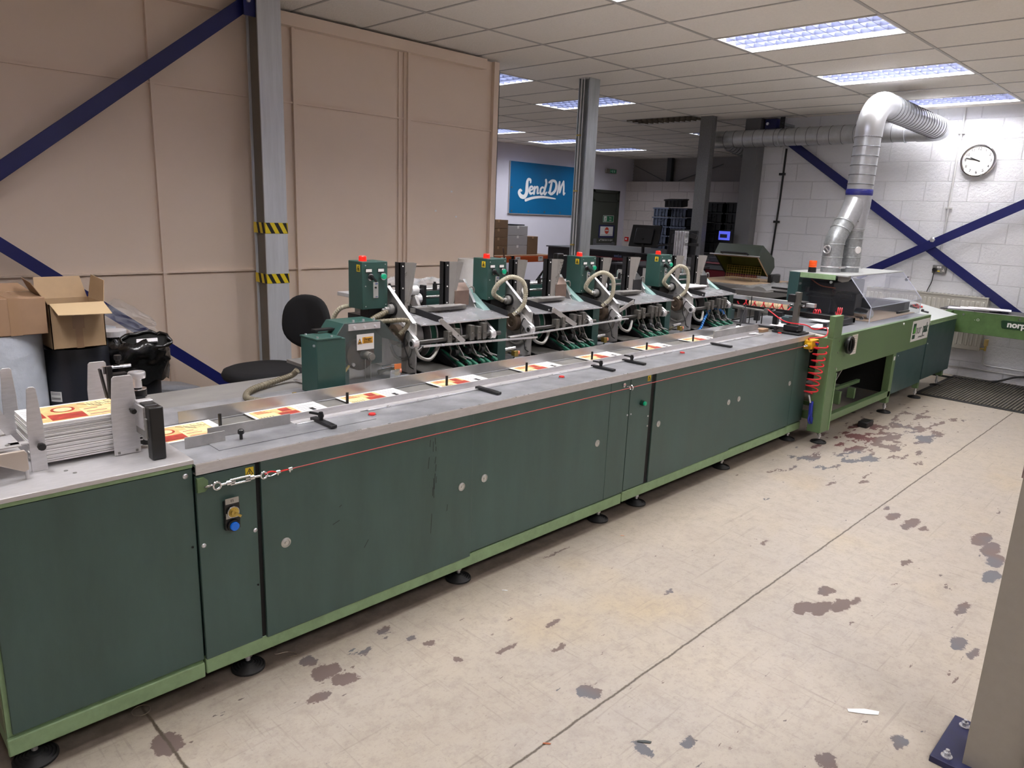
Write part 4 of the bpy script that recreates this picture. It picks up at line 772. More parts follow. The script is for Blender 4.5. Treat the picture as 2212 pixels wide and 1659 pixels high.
tpart('end_chain', t, M_chrome, lambda m: [m.ring((5.37+.018*k,yc,.778),(0,1,0) if k % 2 else (0,0,1), .009, .0025, 14) for k in range(4)] and None)
t = T('pull_switch', 'yellow pull-cord safety switch on the end of the conveyor', 'switch', (5.49, 2.24, .74)); B('housing', t, M_yellow, (5.45,5.58,2.215,2.277,.745,.815), bevel=.006); tpart('snout', t, M_yellow, lambda m: m.cyl((5.45,yc,.78),(5.42,yc,.78), .018, .012, 14)); tpart('reset_button', t, M_blue, lambda m: m.cyl((5.53,2.215,.785),(5.53,2.20,.785), .013, n=14)); tpart('mounting_hook', t, mat('tan_bracket', (170,140,90), .5), lambda m: m.tube(bez([(5.47,2.24,.745),(5.48,2.235,.725),(5.52,2.235,.722),(5.54,2.24,.735)], 4), .005, 6))

# ---------------------------------------------------------------- booklets
M_cov = [mat('booklet_paper', (236,234,234), .45), mat('cover_orange', (228,186,128), .5, var=.35, scale=36), mat('cover_red', (168,62,50), .5, var=.5, scale=40), mat('cover_yellow', (238,214,160), .5, var=.3, scale=34), M_ink, mat('cover_grey', (168,166,168), .5)]
def booklet(x, y, z, th, label, grp, flip=False, L_=.30, W_=.20, art=True, ang=0):
    mb = MB().box(0,L_,0,W_,0,th, 0); e = th+.0004
    def r(a, b, c, d, m, k=0): mb.box(a*L_, b*L_, c*W_, d*W_, th, e+.0002*k, m)
    if art:
        if not flip:
            r(.10,.90,.06,.94,1); r(.20,.52,.10,.42,2,1); r(.10,.18,.30,.94,2,1); r(.52,.88,.12,.60,3,1); r(.62,.88,.64,.92,3,1); mb.lathe((.38*L_,.66*W_,th), [(.16*W_,0),(.16*W_,.0008),(0,.0008)], n=20, m=2); mb.lathe((.38*L_,.66*W_,th), [(.12*W_,0),(.12*W_,.001),(0,.001)], n=20, m=3)
            for k in range(5): r(.55,.80-.03*k,.16+.085*k,.19+.085*k,1 if k % 2 else 2,2)
            for k in range(9): mb.bar(((.64+.028*k)*L_,(.86-.06*(k % 3))*W_,e+.0003),((.66+.028*k)*L_,(.70-.03*(k % 2))*W_,e+.0003), .0022, .0006, m=4)
            mb.bar((.55*L_,.88*W_,e+.0003),(.74*L_,.60*W_,e+.0003), .003, .0006, m=4)
            for k in range(8): r(.02,.085,.1+.1*k,.13+.1*k,5)
        else:
            r(.04,.62,.06,.94,1); r(.34,.60,.12,.62,2,1); r(.06,.32,.14,.7,3,1); r(.42,.56,.64,.9,2,1)
            for k in range(5): mb.bar(((.07+.04*k)*L_,.5*W_,e+.0003),((.09+.04*k)*L_,.3*W_,e+.0003), .003, .0006, m=4)
            for k in range(4): r(.10,.30-.03*k,.74+.05*k,.76+.05*k,2,2)
            for k in range(7): r(.66,.94-.04*(k % 3),.14+.11*k,.18+.11*k,5)
            r(.78,.84,.4,.6,4,1)
    Rz = Matrix.Rotation(ang, 3, 'Z'); mb.v = [Rz @ v + V((x,y,z)) for v in mb.v]
    return tag(build('booklet', mb, M_cov), label, 'booklet', grp)
rnd = random.Random(5); z = .874; n = 22; ths = [.0062]*14+[.0045]*8
for k in range(n):
    th = ths[k]
    if k == n-1: booklet(.468,2.475,z,.0045,'top booklet of the pile in the magazine, orange and red cover showing','booklets piled in the magazine', L_=.31, W_=.215)
    else: booklet(.468+rnd.uniform(-.0015,.0015),2.475+rnd.uniform(-.004,.004),z,th-.0014,'booklet edge within the pile standing in the magazine','booklets piled in the magazine', art=False, L_=.31, W_=.215)
    z += th
booklet(.80,2.535,.842,.003,'booklet leaving the magazine beside the black post','booklets on the conveyor', L_=.30)
xs = [1.245,1.665,2.17,2.745,3.30,3.86,4.42]
ls = ['first booklet on the conveyor beyond the near guide rail','booklet on the conveyor under the clear guard disc','booklet on the conveyor in front of the first feeder','booklet on the conveyor between the first and second feeders','booklet on the conveyor in front of the second feeder','booklet on the conveyor in front of the third feeder','farthest booklet on the conveyor, by the upright steel gate']
for x, l in zip(xs, ls): booklet(x,2.536,.842,.0025,l,'booklets on the conveyor', flip=True, L_=.31, W_=.204)

# ---------------------------------------------------------------- booklet magazine with side plates and pick-up head
t = T('booklet_magazine', 'aluminium booklet magazine with four tall side plates and black bracket', 'magazine', (.6, 2.6, .862))
def side_plate(x0, x1, y, z1, cut=.012, taper=.5, nm='side_plate', zb=.862):
    zt = z1; zc = zb+(z1-zb)*.55
    return tpart(nm, t, M_alu, lambda m: m.prism([(x0,y,zb),(x1,y,zb),(x1,y,zc),(x1-cut,y,zt-.006),(x1-cut-.006,y,zt),(x0+cut+.006,y,zt),(x0+cut,y,zt-.006),(x0,y,zc)], (0,.004,0)), bevel=.001)
side_plate(.452,.494,2.448,1.122,.009); side_plate(.681,.761,2.452,1.123,.010); side_plate(.735,.812,2.90,1.084,.009); side_plate(.478,.522,2.93,1.088,.006)
B('corner_bolts', t, M_steel_d, (.690,.697,2.446,2.452,.868,.875), (.744,.751,2.446,2.452,.868,.875)); B('clamp_foot', t, M_alu, (.685,.757,2.449,2.452,.864,.88))
def knob(c, ax, r=.011, par=t):
    tpart('clamp_knob', par, M_plastic_b, lambda m: m.cyl(c, V(c)+V(ax)*.018, .004, n=8).lathe(V(c)+V(ax)*.012, [(r*.6,0),(r*.6,.008),(r,.010),(r*1.05,.02),(r*.9,.026),(0,.026)], ax, 10))
knob((.478,2.448,.945), (0,-1,0)); knob((.738,2.452,1.01), (0,-1,0), .009)
B('mounting_block', t, M_alu, (.752,.80,2.42,2.452,.965,1.04), bevel=.003); B('slide_bar', t, M_steel_d, (.752,.80,2.36,2.60,.93,.995), bevel=.002); B('dark_bar', t, M_black, (.772,.80,2.355,2.40,.975,1.0))
tpart('black_post', t, mat('scratched_black', (16,16,17), .4, var=.2, scale=50), lambda m: m.box(.757,.80,2.335,2.375,.862,1.035).box(.757,.80,2.375,2.62,1.003,1.035), bevel=.004)
tpart('aluminium_face', t, M_alu, lambda m: m.box(.75,.757,2.372,2.6,.955,1.03))
tpart('height_knob', t, M_alu_b, lambda m: m.lathe((.79,2.53,1.06), [(.014,0),(.014,.03),(.026,.032),(.027,.038),(.027,.05),(.025,.053),(.008,.053),(.008,.049),(0,.049)], n=28)); tpart('knob_collar', t, M_black, lambda m: m.lathe((.79,2.53,1.03), [(.027,0),(.027,.022),(.012,.022),(.012,.03)], n=24)); tpart('knob_washer', t, M_chrome, lambda m: m.cyl((.79,2.53,1.054),(.79,2.53,1.057), .027, n=28))
tpart('rear_arm', t, M_black, lambda m: m.bar((.70,2.60,1.12),(.715,2.60,1.02), .006, .02, (0,1,0)).box(.74,.755,2.66,2.68,1.0,1.11).box(.76,.80,2.655,2.685,1.06,1.085))
tpart('arm_clamp', t, M_chrome, lambda m: m.cyl((.735,2.68,1.105),(.82,2.68,1.105), .006, n=10).cyl((.735,2.68,1.085),(.735,2.68,1.11), .008, n=10)); knob((.78,2.68,1.107), (0,0,1), .012)
tpart('feed_wheel', t, M_rubber, lambda m: m.cyl((.79,2.50,.905),(.79,2.475,.905), .032, n=28)); tpart('wheel_bearing', t, M_steel, lambda m: m.lathe((.79,2.475,.905), [(.016,0),(.016,.003),(.010,.003),(.008,.001),(.004,.001),(.004,.006),(0,.006)], (0,-1,0), 20)); tpart('wheel_fork', t, M_black, lambda m: m.prism([(.77,2.50,.90),(.81,2.50,.90),(.81,2.50,.97),(.77,2.50,.97)], (0,.03,0)).box(.775,.80,2.50,2.52,.96,1.01))
tpart('ramp_plate', t, M_alu, lambda m: m.prism([(.38,2.56,1.02),(.40,2.56,1.06),(.475,2.56,.90),(.468,2.56,.872)], (0,.012,0))); tpart('ramp_plate', t, M_alu, lambda m: m.prism([(.36,2.70,1.02),(.38,2.70,1.06),(.455,2.70,.90),(.448,2.70,.872)], (0,.012,0)))
t = T('infeed_tray', 'grey metal infeed tray on a pointed bracket at the left edge', 'tray', (.35, 2.5, .862)); B('tray_plate', t, M_alu, (.12,.43,2.43,2.72,.952,.957), (.40,.452,2.445,2.47,.952,.957), bevel=.001)
tpart('tray_bracket', t, mat('edge_bracket', (188,176,164), .4, .4), lambda m: m.prism([(.25,2.40,.952),(.428,2.40,.952),(.434,2.40,.945),(.434,2.40,.885),(.405,2.40,.885)], (0,.014,0)).box(.27,.434,2.385,2.40,.93,.952) if False else m.prism([(.30,2.395,.95),(.43,2.395,.95),(.436,2.395,.94),(.436,2.395,.89),(.425,2.395,.885)], (0,.012,0)), bevel=.002); tpart('bracket_pin', t, M_alu, lambda m: m.cyl((.430,2.40,.862),(.430,2.40,.89), .005, n=10))
tpart('tray_screw', t, M_steel_d, lambda m: m.cyl((.40,2.45,.957),(.40,2.45,.959), .007, n=12))

# ---------------------------------------------------------------- steel table behind the conveyor
t = T('feeder_table', 'long grey steel table behind the conveyor carrying the feeders', 'table', (3.3, 3.4, 0))
B('table_top', t, mat('table_steel', (150,148,145), .45, .35, var=.2, scale=4, stretch=(1,3,1)), (.42,5.6,2.99,3.27,.822,.84), (1.9,5.6,3.27,3.62,.822,.84), bevel=.001); B('under_frame', t, M_dgreen2, (.9,5.6,3.0,3.25,.60,.822))
for x in (.95, 2.9, 5.5): B('leg', t, M_dgreen2, (x,x+.06,3.2,3.26,0,.60))
tpart('table_stop', t, M_chrome, lambda m: m.cyl((.92,2.90,.845),(.92,2.90,.88), .005, n=8).cyl((.92,2.90,.878),(.92,2.90,.884), .009, n=10))
t = T('armoured_hose', 'grey-brown armoured air hose with brass valve lying on the steel table', 'hose', (1.5, 2.9, .84))
pts = bez([(1.68,3.10,.90),(1.66,3.12,.875),(1.56,3.10,.862),(1.42,3.03,.859),(1.345,2.93,.859),(1.34,2.86,.859),(1.38,2.81,.859),(1.46,2.79,.859)], 8)
tpart('hose_run', t, M_hose_g, lambda m: (m.tube(pts, .0125, 12), [m.ring(pts[i], pts[i+1]-pts[i], .0128, .0022, 14, k=5) for i in range(0, len(pts)-1, 1)]))
tpart('brass_valve', t, M_brass, lambda m: m.cyl((1.455,2.79,.86),(1.50,2.785,.86), .010, n=10).box(1.485,1.50,2.775,2.79,.86,.885)); tpart('valve_lever', t, M_plastic_b, lambda m: m.bar((1.485,2.785,.882),(1.55,2.77,.87), .012, .006).bar((1.50,2.77,.865),(1.56,2.765,.866), .008, .01)); tpart('red_ferrule', t, M_red, lambda m: m.cyl((1.452,2.791,.86),(1.458,2.79,.86), .0135, n=14)); tpart('white_tube', t, M_pipew, lambda m: m.tube(bez([(1.56,2.765,.855),(1.70,2.79,.856),(1.80,2.90,.866)], 8), .0055, 8))
t = T('scraper_tool', 'small red handled scraper on the table beside the gearbox', 'tool', (1.69, 3.07, .84)); tpart('handle', t, M_red, lambda m: m.bar((1.69,3.05,.85),(1.70,2.98,.85), .02, .014)); tpart('blade', t, M_alu_b, lambda m: m.bar((1.69,3.05,.85),(1.68,3.12,.852), .024, .003))
# drive guard
t = T('drive_guard', 'green drive gearbox housing with clear octagonal guard and danger label', 'guard', (1.8, 2.9, .84))
B('gearbox', t, M_teal, (1.615,1.76,2.80,2.94,.845,1.095), bevel=.003); B('gearbox_lid', t, M_teal, (1.612,1.74,2.797,2.943,1.095,1.102), bevel=.001)
for a in ((1.63,2.82),(1.63,2.92),(1.70,2.82)): tpart('lid_bolt', t, M_alu_b, lambda m: m.cyl((a[0],a[1],1.102),(a[0],a[1],1.109), .005, n=6))
tpart('gearbox_bolt', t, M_alu_b, lambda m: m.cyl((1.615,2.82,1.07),(1.609,2.82,1.07), .006, n=6)); tpart('top_bracket', t, M_black, lambda m: m.box(1.68,1.78,2.92,2.96,1.112,1.12))
oc = [(1.71,.90),(1.71,1.03),(1.80,1.145),(2.0,1.145),(2.115,1.03),(2.115,.90)]
tpart('housing', t, M_teal, lambda m: [m.add([(oc[i][0],2.873,oc[i][1]),(oc[(i+1)][0],2.873,oc[(i+1)][1]),(oc[(i+1)][0],3.03,oc[(i+1)][1]),(oc[i][0],3.03,oc[i][1])], [(0,1,2,3)]) for i in range(4)] and m.prism([(a,3.028,c) for a, c in oc]+[(2.115,3.028,.95),(1.71,3.028,.95)][:0], (0,.004,0)) and None); B('housing_foot', t, M_teal, (1.74,1.84,2.90,3.02,.845,.92))
tpart('clear_guard', t, M_perspex, lambda m: m.prism([(1.705,2.868,.87),(1.705,2.868,1.035),(1.80,2.868,1.15),(2.0,2.868,1.15),(2.12,2.868,1.035),(2.12,2.868,.90),(2.06,2.868,.858),(1.73,2.868,.858)], (0,.005,0)))
tpart('hinge_strip', t, M_alu, lambda m: m.box(1.815,1.99,2.862,2.868,1.112,1.142))
for x in (1.845,1.90,1.96): tpart('hinge_bolt', t, M_alu_b, lambda m: m.cyl((x,2.862,1.125),(x,2.852,1.125), .006, n=8).cyl((x+.01,2.885,1.146),(x+.01,2.885,1.158), .006, n=8))
tpart('pulley', t, M_brown, lambda m: m.cyl((1.905,2.93,.985),(1.905,2.90,.985), .075, n=36)); tpart('pulley_hub', t, M_steel_d, lambda m: m.cyl((1.92,2.90,.985),(1.92,2.835,.985), .02, n=20).cyl((1.92,2.835,.985),(1.92,2.825,.985), .016, n=20)); tpart('tension_rod', t, M_brass, lambda m: m.cyl((1.78,2.885,.885),(1.83,2.885,.945), .006, n=8)); tpart('guard_slot', t, M_steel, lambda m: m.box(1.905,1.907,2.863,2.867,.87,.97).box(1.935,1.937,2.863,2.867,.87,.97).cyl((1.84,2.86,.95),(1.84,2.87,.95), .009, n=6))
dl = B('danger_label', t, M_white, (1.862,1.957,2.8665,2.8675,1.015,1.09)); B('orange_panel', dl, M_orange, (1.892,1.95,2.8655,2.8665,1.045,1.075))
tpart('warning_triangle', dl, M_orange, lambda m: m.prism([(1.866,2.8655,1.045),(1.888,2.8655,1.045),(1.877,2.8655,1.07)], (0,.001,0))); tpart('triangle_outline', dl, M_ink, lambda m: m.bar((1.866,2.865,1.045),(1.888,2.865,1.045), .0006, .0018).bar((1.888,2.865,1.045),(1.877,2.865,1.07), .0006, .0018, (1,0,0)).bar((1.877,2.865,1.07),(1.866,2.865,1.045), .0006, .0018, (1,0,0)).box(1.872,1.882,2.8648,2.8653,1.048,1.054))
text('lettering', 'Danger', .0155, (1.921, 2.8648, 1.066), (1,0,0), (0,0,1), M_ink, dl, off=.0002); text('lettering', 'Moving machinery', .0062, (1.921,2.8648,1.056), (1,0,0),(0,0,1), M_ink, dl); text('lettering', 'risk of trapped hands', .0055, (1.921,2.8648,1.0495), (1,0,0),(0,0,1), M_ink, dl)
t = T('corner_bag', 'small clear plastic pouch with orange tab by the drive guard', 'pouch', (2.07,2.86,.845)); B('pouch', t, M_clear, (2.04,2.10,2.845,2.855,.85,.90), bevel=.004); B('orange_tab', t, mat('tab_orange', (230,130,70), .5), (2.06,2.10,2.843,2.846,.905,.93))
# ---------------------------------------------------------------- card feeders (one built, three copied)
def make_feeder():
    X0 = 2.209
    t = T('card_feeder', 'first feeder station, nearest the clear drive guard', 'feeder', (X0, 3.0, .845), 'feeder stations along the conveyor')
    def x(a): return X0+a
    plate2 = [(2.99,.85),(2.99,1.03),(3.10,1.16),(3.19,1.28),(3.34,1.285),(3.34,.85)]
    plate = [(2.872,.85),(2.872,1.11),(2.90,1.115),(3.115,1.275),(3.16,1.285),(3.34,1.285),(3.34,.85)]
    for a, nm in ((0,'side_plate'),(.585,'side_plate')):
        p = tpart(nm, t, M_steel, lambda m: m.prism([(x(a),b,c) for b, c in (plate if a == 0 else plate2)], (.008,0,0)), bevel=.0008)
        tpart('edge_strip', p, M_alu_b, lambda m: m.bar((x(a)+.004,2.888,1.113),(x(a)+.004,3.112,1.279), .022, .003, (0,-.6,.8)) if a == 0 else m.bar((x(a)+.004,3.09,1.16),(x(a)+.004,3.185,1.285), .018, .003, (0,-.6,.8)), bevel=.0005)
    for b, c in ((2.92,1.05),(2.905,.99),(2.91,.90),(3.0,.92),(3.02,1.12),(3.12,1.22),(2.94,1.13)):
        tpart('bolt', t, M_steel_d, lambda m: m.cyl((x(0),b,c),(x(-.006),b,c), .006, n=8))
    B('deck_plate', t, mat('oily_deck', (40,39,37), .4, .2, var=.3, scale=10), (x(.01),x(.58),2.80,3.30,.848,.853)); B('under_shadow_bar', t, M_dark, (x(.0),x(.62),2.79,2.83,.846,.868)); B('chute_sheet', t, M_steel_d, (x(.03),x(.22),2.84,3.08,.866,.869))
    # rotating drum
    tpart('drum', t, M_black, lambda m: m.cyl((x(.01),3.09,1.01),(x(.58),3.09,1.01), .07, n=32)); B('inner_shade', t, M_dark, (x(.03),x(.58),3.05,3.28,.853,.93))  # inner_shade: black box added to block light beneath the drum
    for a, w_, R_, mt in ((.045,.012,.118,M_steel),(.085,.045,.118,M_steel),(.175,.005,.122,M_alu),(.216,.009,.122,M_alu),(.345,.005,.122,M_alu),(.386,.009,.122,M_alu),(.54,.04,.112,M_steel_d)):
        tpart('drum_disc', t, mt, lambda m: m.cyl((x(a),3.09,1.01),(x(a+w_),3.09,1.01), R_, n=40))
    for a in (.183, .353): tpart('drum_belt', t, M_grn_belt, lambda m: m.cyl((x(a),3.09,1.01),(x(a+.03),3.09,1.01), .121, n=40))
    # front shaft with clamps, swing arms
    tpart('front_shaft', t, mat('oily_shaft', (74,72,70), .3, .7), lambda m: m.cyl((x(.005),2.865,1.018),(x(.58),2.865,1.018), .0125, n=16))
    for a in (-.018, .512):
        tpart('swing_arm', t, M_alu, lambda m: m.prism([(x(a),2.845,.995),(x(a),2.885,.995),(x(a),2.995,1.085),(x(a),2.985,1.11),(x(a),2.965,1.112),(x(a),2.845,1.035)], (.018,0,0)).cyl((x(a-.014),2.865,1.016),(x(a+.02),2.865,1.016), .024, n=20), bevel=.001)
        tpart('arm_hole', t, M_dark, lambda m: m.cyl((x(a-.001),2.955,1.08),(x(a-.002),2.955,1.08), .009, n=12).cyl((x(a-.015),2.865,1.016),(x(a-.016),2.865,1.016), .013, n=14))
    for a, hgt in ((.19,.03),(.245,.04),(.345,.05),(.395,.04),(.435,.055)):
        tpart('shaft_clamp', t, mat('clamp_metal', (98,96,92), .4, .4, var=.2, scale=30), lambda m: m.box(x(a),x(a+.028),2.845,2.885,1.0,1.0+.03+hgt).cyl((x(a+.014),2.865,1.035),(x(a+.014),2.842,1.035), .007, n=8), bevel=.002)
        tpart('press_finger', t, mat('clamp_metal', (98,96,92), .4, .4, var=.2, scale=30), lambda m: m.tube(bez([(x(a+.014),2.86,1.0),(x(a+.02),2.845,.96),(x(a+.03),2.86,.93),(x(a+.055),2.825,.905)], 4), .0045, 6))
    for a in (.235, .325, .42):
        tpart('press_roller', t, M_rubber, lambda m: m.cyl((x(a),2.85,.945),(x(a+.02),2.85,.945), .018, n=16).cyl((x(a+.02),2.85,.945),(x(a+.026),2.85,.945), .013, n=12))
        tpart('finger_blade', t, M_alu, lambda m: m.bar((x(a+.035),2.87,.985),(x(a+.065),2.85,.92), .004, .018, (0,1,0)).bar((x(a+.065),2.85,.92),(x(a+.10),2.82,.905), .014, .004))
    # delivery belts
    def belt(a, dz, y0, mt):
        def f(m):
            P = [(y0-.012,.872+dz),(y0-.022,.882+dz),(y0-.016,.893+dz),(y0,.897+dz),(2.98,.955+dz),(2.98,.948+dz),(y0+.004,.888+dz)]
            m.prism([(x(a),b,c) for b, c in P[:5]]+[(x(a),2.985,.94+dz),(x(a),2.97,.935+dz)], (.017,0,0))
        b_ = tpart('delivery_belt', t, mt, f, bevel=.002)
        tpart('belt_frame', b_, M_black, lambda m: m.prism([(x(a-.018),2.832,.868+dz),(x(a-.018),2.832,.891+dz),(x(a-.018),2.98,.956+dz),(x(a-.018),2.98,.90+dz)], (.017,0,0)).prism([(x(a+.018),2.825,.868+dz),(x(a+.018),2.825,.882+dz),(x(a+.018),2.98,.948+dz),(x(a+.018),2.98,.90+dz)], (.03,0,0)).cyl((x(a-.006),y0,.884+dz),(x(a),y0,.884+dz), .006, n=8))
    for a in (.30, .395, .49): belt(a, 0, 2.815, M_grn_belt)
    for a in (.25, .345, .44): belt(a, -.014, 2.80, M_grn_belt)
    # suction arm bracket
    tpart('curved_bracket', t, M_steel_d, lambda m: m.tube(bez([(x(-.02),2.85,1.0),(x(-.005),2.835,.955),(x(.04),2.82,.935),(x(.085),2.83,.95),(x(.14),2.86,.99)], 6), .009, 8), bevel=0)
    # sloping tray
    P = [(x(.175),2.875,1.10),(x(.655),2.875,1.10),(x(.655),3.19,1.15),(x(.13),3.19,1.15)]
    tpart('feed_tray', t, mat('shiny_tray', (176,176,180), .25, .45, var=.2, scale=12), lambda m: m.prism(P, (0,0,-.004)).prism([(x(.06),2.905,1.092),(x(.18),2.876,1.094),(x(.18),2.876,1.098),(x(.06),2.905,1.098)], (0,.28,.045)))
    tpart('tray_lip', t, M_alu_b, lambda m: m.bar((x(.18),2.873,1.099),(x(.655),2.873,1.099), .004, .007)); tpart('tray_side', t, M_black, lambda m: m.bar((x(.178),2.878,1.115),(x(.12),3.19,1.163), .004, .034), bevel=.0008); tpart('tray_side', t, M_black, lambda m: m.bar((x(.655),2.885,1.115),(x(.645),3.19,1.165), .004, .034), bevel=.0008)
    tpart('tray_bolt', t, M_chrome, lambda m: m.cyl((x(.172),2.89,1.115),(x(.165),2.89,1.115), .006, n=8).cyl((x(.645),3.18,1.165),(x(.638),3.18,1.165), .007, n=8))
    B('cross_rail', t, M_steel_d, (x(.13),x(.50),3.06,3.09,1.135,1.158)); B('cross_rail_plate', t, M_steel, (x(.25),x(.47),3.03,3.10,1.158,1.162))
    # guide posts: angle of black bar and flared sheet
    for a, b_, zz, fw_ in ((.085,3.12,1.395,.035),(.372,3.10,1.395,.062)):
        p = B('guide_post', t, M_black, (x(a),x(a+.032),b_,b_+.012,1.135,zz), (x(a),x(a+.006),b_,b_+.045,1.135,zz), bevel=.001)
        tpart('flared_sheet', p, mat('flared_steel', (158,155,150), .3, .5, var=.1, scale=10), lambda m: m.prism([(x(a+.032),b_,1.14),(x(a+.04),b_-.004,1.14),(x(a+.036+fw_),b_-.03,zz),(x(a+.032),b_,zz)], (0,.003,0)).prism([(x(a+.032),b_+.01,1.14),(x(a+.05),b_-.01,1.14),(x(a+.05+fw_*.8),b_-.04,zz-.002),(x(a+.034),b_+.01,zz)], (0,.002,0)))
        for z in (1.375,1.26,1.17): tpart('rivet', p, M_white, lambda m: m.cyl((x(a+.018),b_,z),(x(a+.018),b_-.003,z), .004, n=10))
        k_ = tpart('post_knob', t, M_plastic_b, lambda m: m.cyl((x(a-.045),b_+.03,1.24),(x(a-.045),b_+.03,1.275), .012, n=8).cyl((x(a-.045),b_+.03,1.27),(x(a),b_+.03,1.27), .004, n=6).cyl((x(a-.045),b_+.03,1.275),(x(a-.045),b_+.03,1.285), .007, n=8))
    tpart('back_stop', t, M_brownmetal, lambda m: m.prism([(x(.43),3.08,1.15),(x(.535),3.08,1.15),(x(.535),3.08,1.235),(x(.43),3.08,1.235)], (0,.003,0)).prism([(x(.43),3.08,1.235),(x(.535),3.08,1.235),(x(.545),3.125,1.272),(x(.44),3.125,1.272)], (0,.002,.002)), bevel=.0006)
    tpart('stop_hook', t, M_steel_d, lambda m: m.tube(bez([(x(.54),3.1,1.245),(x(.575),3.1,1.25),(x(.59),3.1,1.235),(x(.59),3.1,1.215)], 4), .005, 6))
    for z, y in ((1.228,3.25),(1.185,3.25)): tpart('guide_rod', t, M_chrome, lambda m: m.cyl((x(.0),y,z),(x(.62),y,z), .0095, n=14))
    for a, z, r_ in ((.25,1.228,.027),(.27,1.18,.03)): tpart('rod_wheel', t, M_pipew, lambda m: m.cyl((x(a),3.25,z),(x(a+.045),3.25,z), r_, n=24))
    tpart('cam_link', t, M_steel, lambda m: m.prism([(x(.26),3.27,1.2),(x(.26),3.22,1.2),(x(.26),3.19,1.15),(x(.26),3.22,1.12),(x(.26),3.27,1.16)], (.02,0,0)), bevel=.003)
    for a in (.21, .325): tpart('rod_bracket', t, M_black, lambda m: m.box(x(a),x(a+.02),3.225,3.262,1.12,1.255), bevel=.001)
    B('inner_guard', t, M_teal, (x(.33),x(.58),3.30,3.33,1.02,1.22))
    # housing at the far side
    tpart('drive_cover', t, M_teal, lambda m: m.prism([(x(.60),2.90,.85),(x(.60),2.90,1.10),(x(.60),2.98,1.10),(x(.60),3.33,1.10),(x(.60),3.33,.85)], (.065,0,0)), bevel=.002)
    tpart('sloping_cover', t, M_teal_l, lambda m: m.prism([(x(.60),2.98,1.10),(x(.60),3.10,1.17),(x(.60),3.25,1.27),(x(.60),3.36,1.275),(x(.60),3.36,1.10)], (.048,0,0)), bevel=.002)
    tpart('rim_wheel', t, M_alu_b, lambda m: m.lathe((x(.655),3.02,.985), [(.105,0),(.112,.004),(.112,.02),(.09,.03),(0,.032)], (1,0,0), 40))
    # hub and bearing carried on the near side plate
    tpart('hub', t, M_brown, lambda m: m.lathe((x(0),2.99,1.045), [(.052,0),(.052,.05),(.048,.052),(.03,.052),(.026,.048),(.012,.048),(.012,.056),(0,.056)], (-1,0,0), 32))
    tpart('hub_flange', t, M_steel_d, lambda m: m.lathe((x(0),2.99,1.045), [(.07,0),(.07,.01),(.06,.014)], (-1,0,0), 32)); tpart('curved_slot_ring', t, M_steel_d, lambda m: m.ring((x(-.006),2.99,1.0), (1,0,0), .088, .008, 32))
    tpart('pivot_bearing', t, M_steel, lambda m: m.lathe((x(0),3.06,1.165), [(.026,0),(.026,.03),(.014,.034),(.014,.055),(.006,.055),(.006,.07),(0,.07)], (-1,0,0), 20)); tpart('pivot_washer', t, M_rubber, lambda m: m.cyl((x(0),3.06,1.165),(x(-.01),3.06,1.165), .034, n=20))
    tpart('wire_loop', t, M_rubber, lambda m: m.tube(bez([(x(-.012),2.89,1.06),(x(-.02),2.92,1.07),(x(-.02),2.94,1.0),(x(-.015),2.91,.93),(x(-.012),2.90,.89),(x(.03),2.86,.865)], 6), .003, 6))
    B('air_valve', t, M_brass, (x(-.12),x(-.09),2.88,2.91,.865,.895), bevel=.002); tpart('valve_cap', t, mat('orange_cap', (225,140,110), .4), lambda m: m.cyl((x(-.088),2.89,.882),(x(-.078),2.885,.882), .012, n=12)); tpart('valve_fitting', t, M_chrome, lambda m: m.cyl((x(-.105),2.895,.895),(x(-.105),2.895,.915), .007, n=8).cyl((x(-.18),2.91,.905),(x(-.105),2.895,.912), .009, n=10).box(x(-.14),x(-.01),2.86,2.875,.855,.866))
    tpart('supply_hose', t, M_hose_g, lambda m: m.tube(bez([(x(-.145),2.98,.87),(x(-.15),2.96,.866),(x(-.17),2.93,.88),(x(-.12),2.91,.905)], 6), .010, 10))
    # control box
    bx0, bx1, by0, by1, bz0, bz1 = x(-.186), x(-.036), 3.06, 3.185, 1.172, 1.408
    cb = B('control_box', t, M_teal, (bx0,bx1,by0,by1,bz0,bz1), bevel=.003)
    tpart('beacon', cb, M_redlit, lambda m: m.lathe((bx0+.035,by0+.05,bz1), [(.021,0),(.021,.004),(.019,.005),(.019,.022),(.015,.026),(0,.026)], n=20))
    wl = MB().box(bx0-.0008,bx0,by0+.02,by0+.05,bz1-.05,bz1-.016); w1 = build('warning_label', wl, M_ylabel, cb)
    tpart('warning_symbol', cb, M_ink, lambda m: m.bar((bx0-.0012,by0+.024,bz1-.044),(bx0-.0012,by0+.046,bz1-.044), .0006, .003).bar((bx0-.0012,by0+.046,bz1-.044),(bx0-.0012,by0+.035,bz1-.021), .0006, .003, (0,1,0)).bar((bx0-.0012,by0+.035,bz1-.021),(bx0-.0012,by0+.024,bz1-.044), .0006, .003, (0,1,0)).box(bx0-.0013,bx0-.001,by0+.031,by0+.039,bz1-.042,bz1-.032))
    for a, z in ((.018,bz1-.018),(.135,bz1-.014),(.018,bz1-.12),(.018,bz0+.015),(.138,bz0+.02)): tpart('screw', cb, M_alu_b, lambda m: m.cyl((bx0+a,by0,z),(bx0+a,by0-.002,z), .003, n=8))
    for a, txt in ((.036,'LIFT'),(.108,'RUN')):
        B('switch_label', cb, M_white, (bx0+a-.017,bx0+a+.017,by0-.004,by0-.001,bz1-.05,bz1-.036))
        B('switch_backing', cb, M_plastic_b, (bx0+a-.018,bx0+a+.018,by0-.003,by0,bz1-.055,bz1-.034))
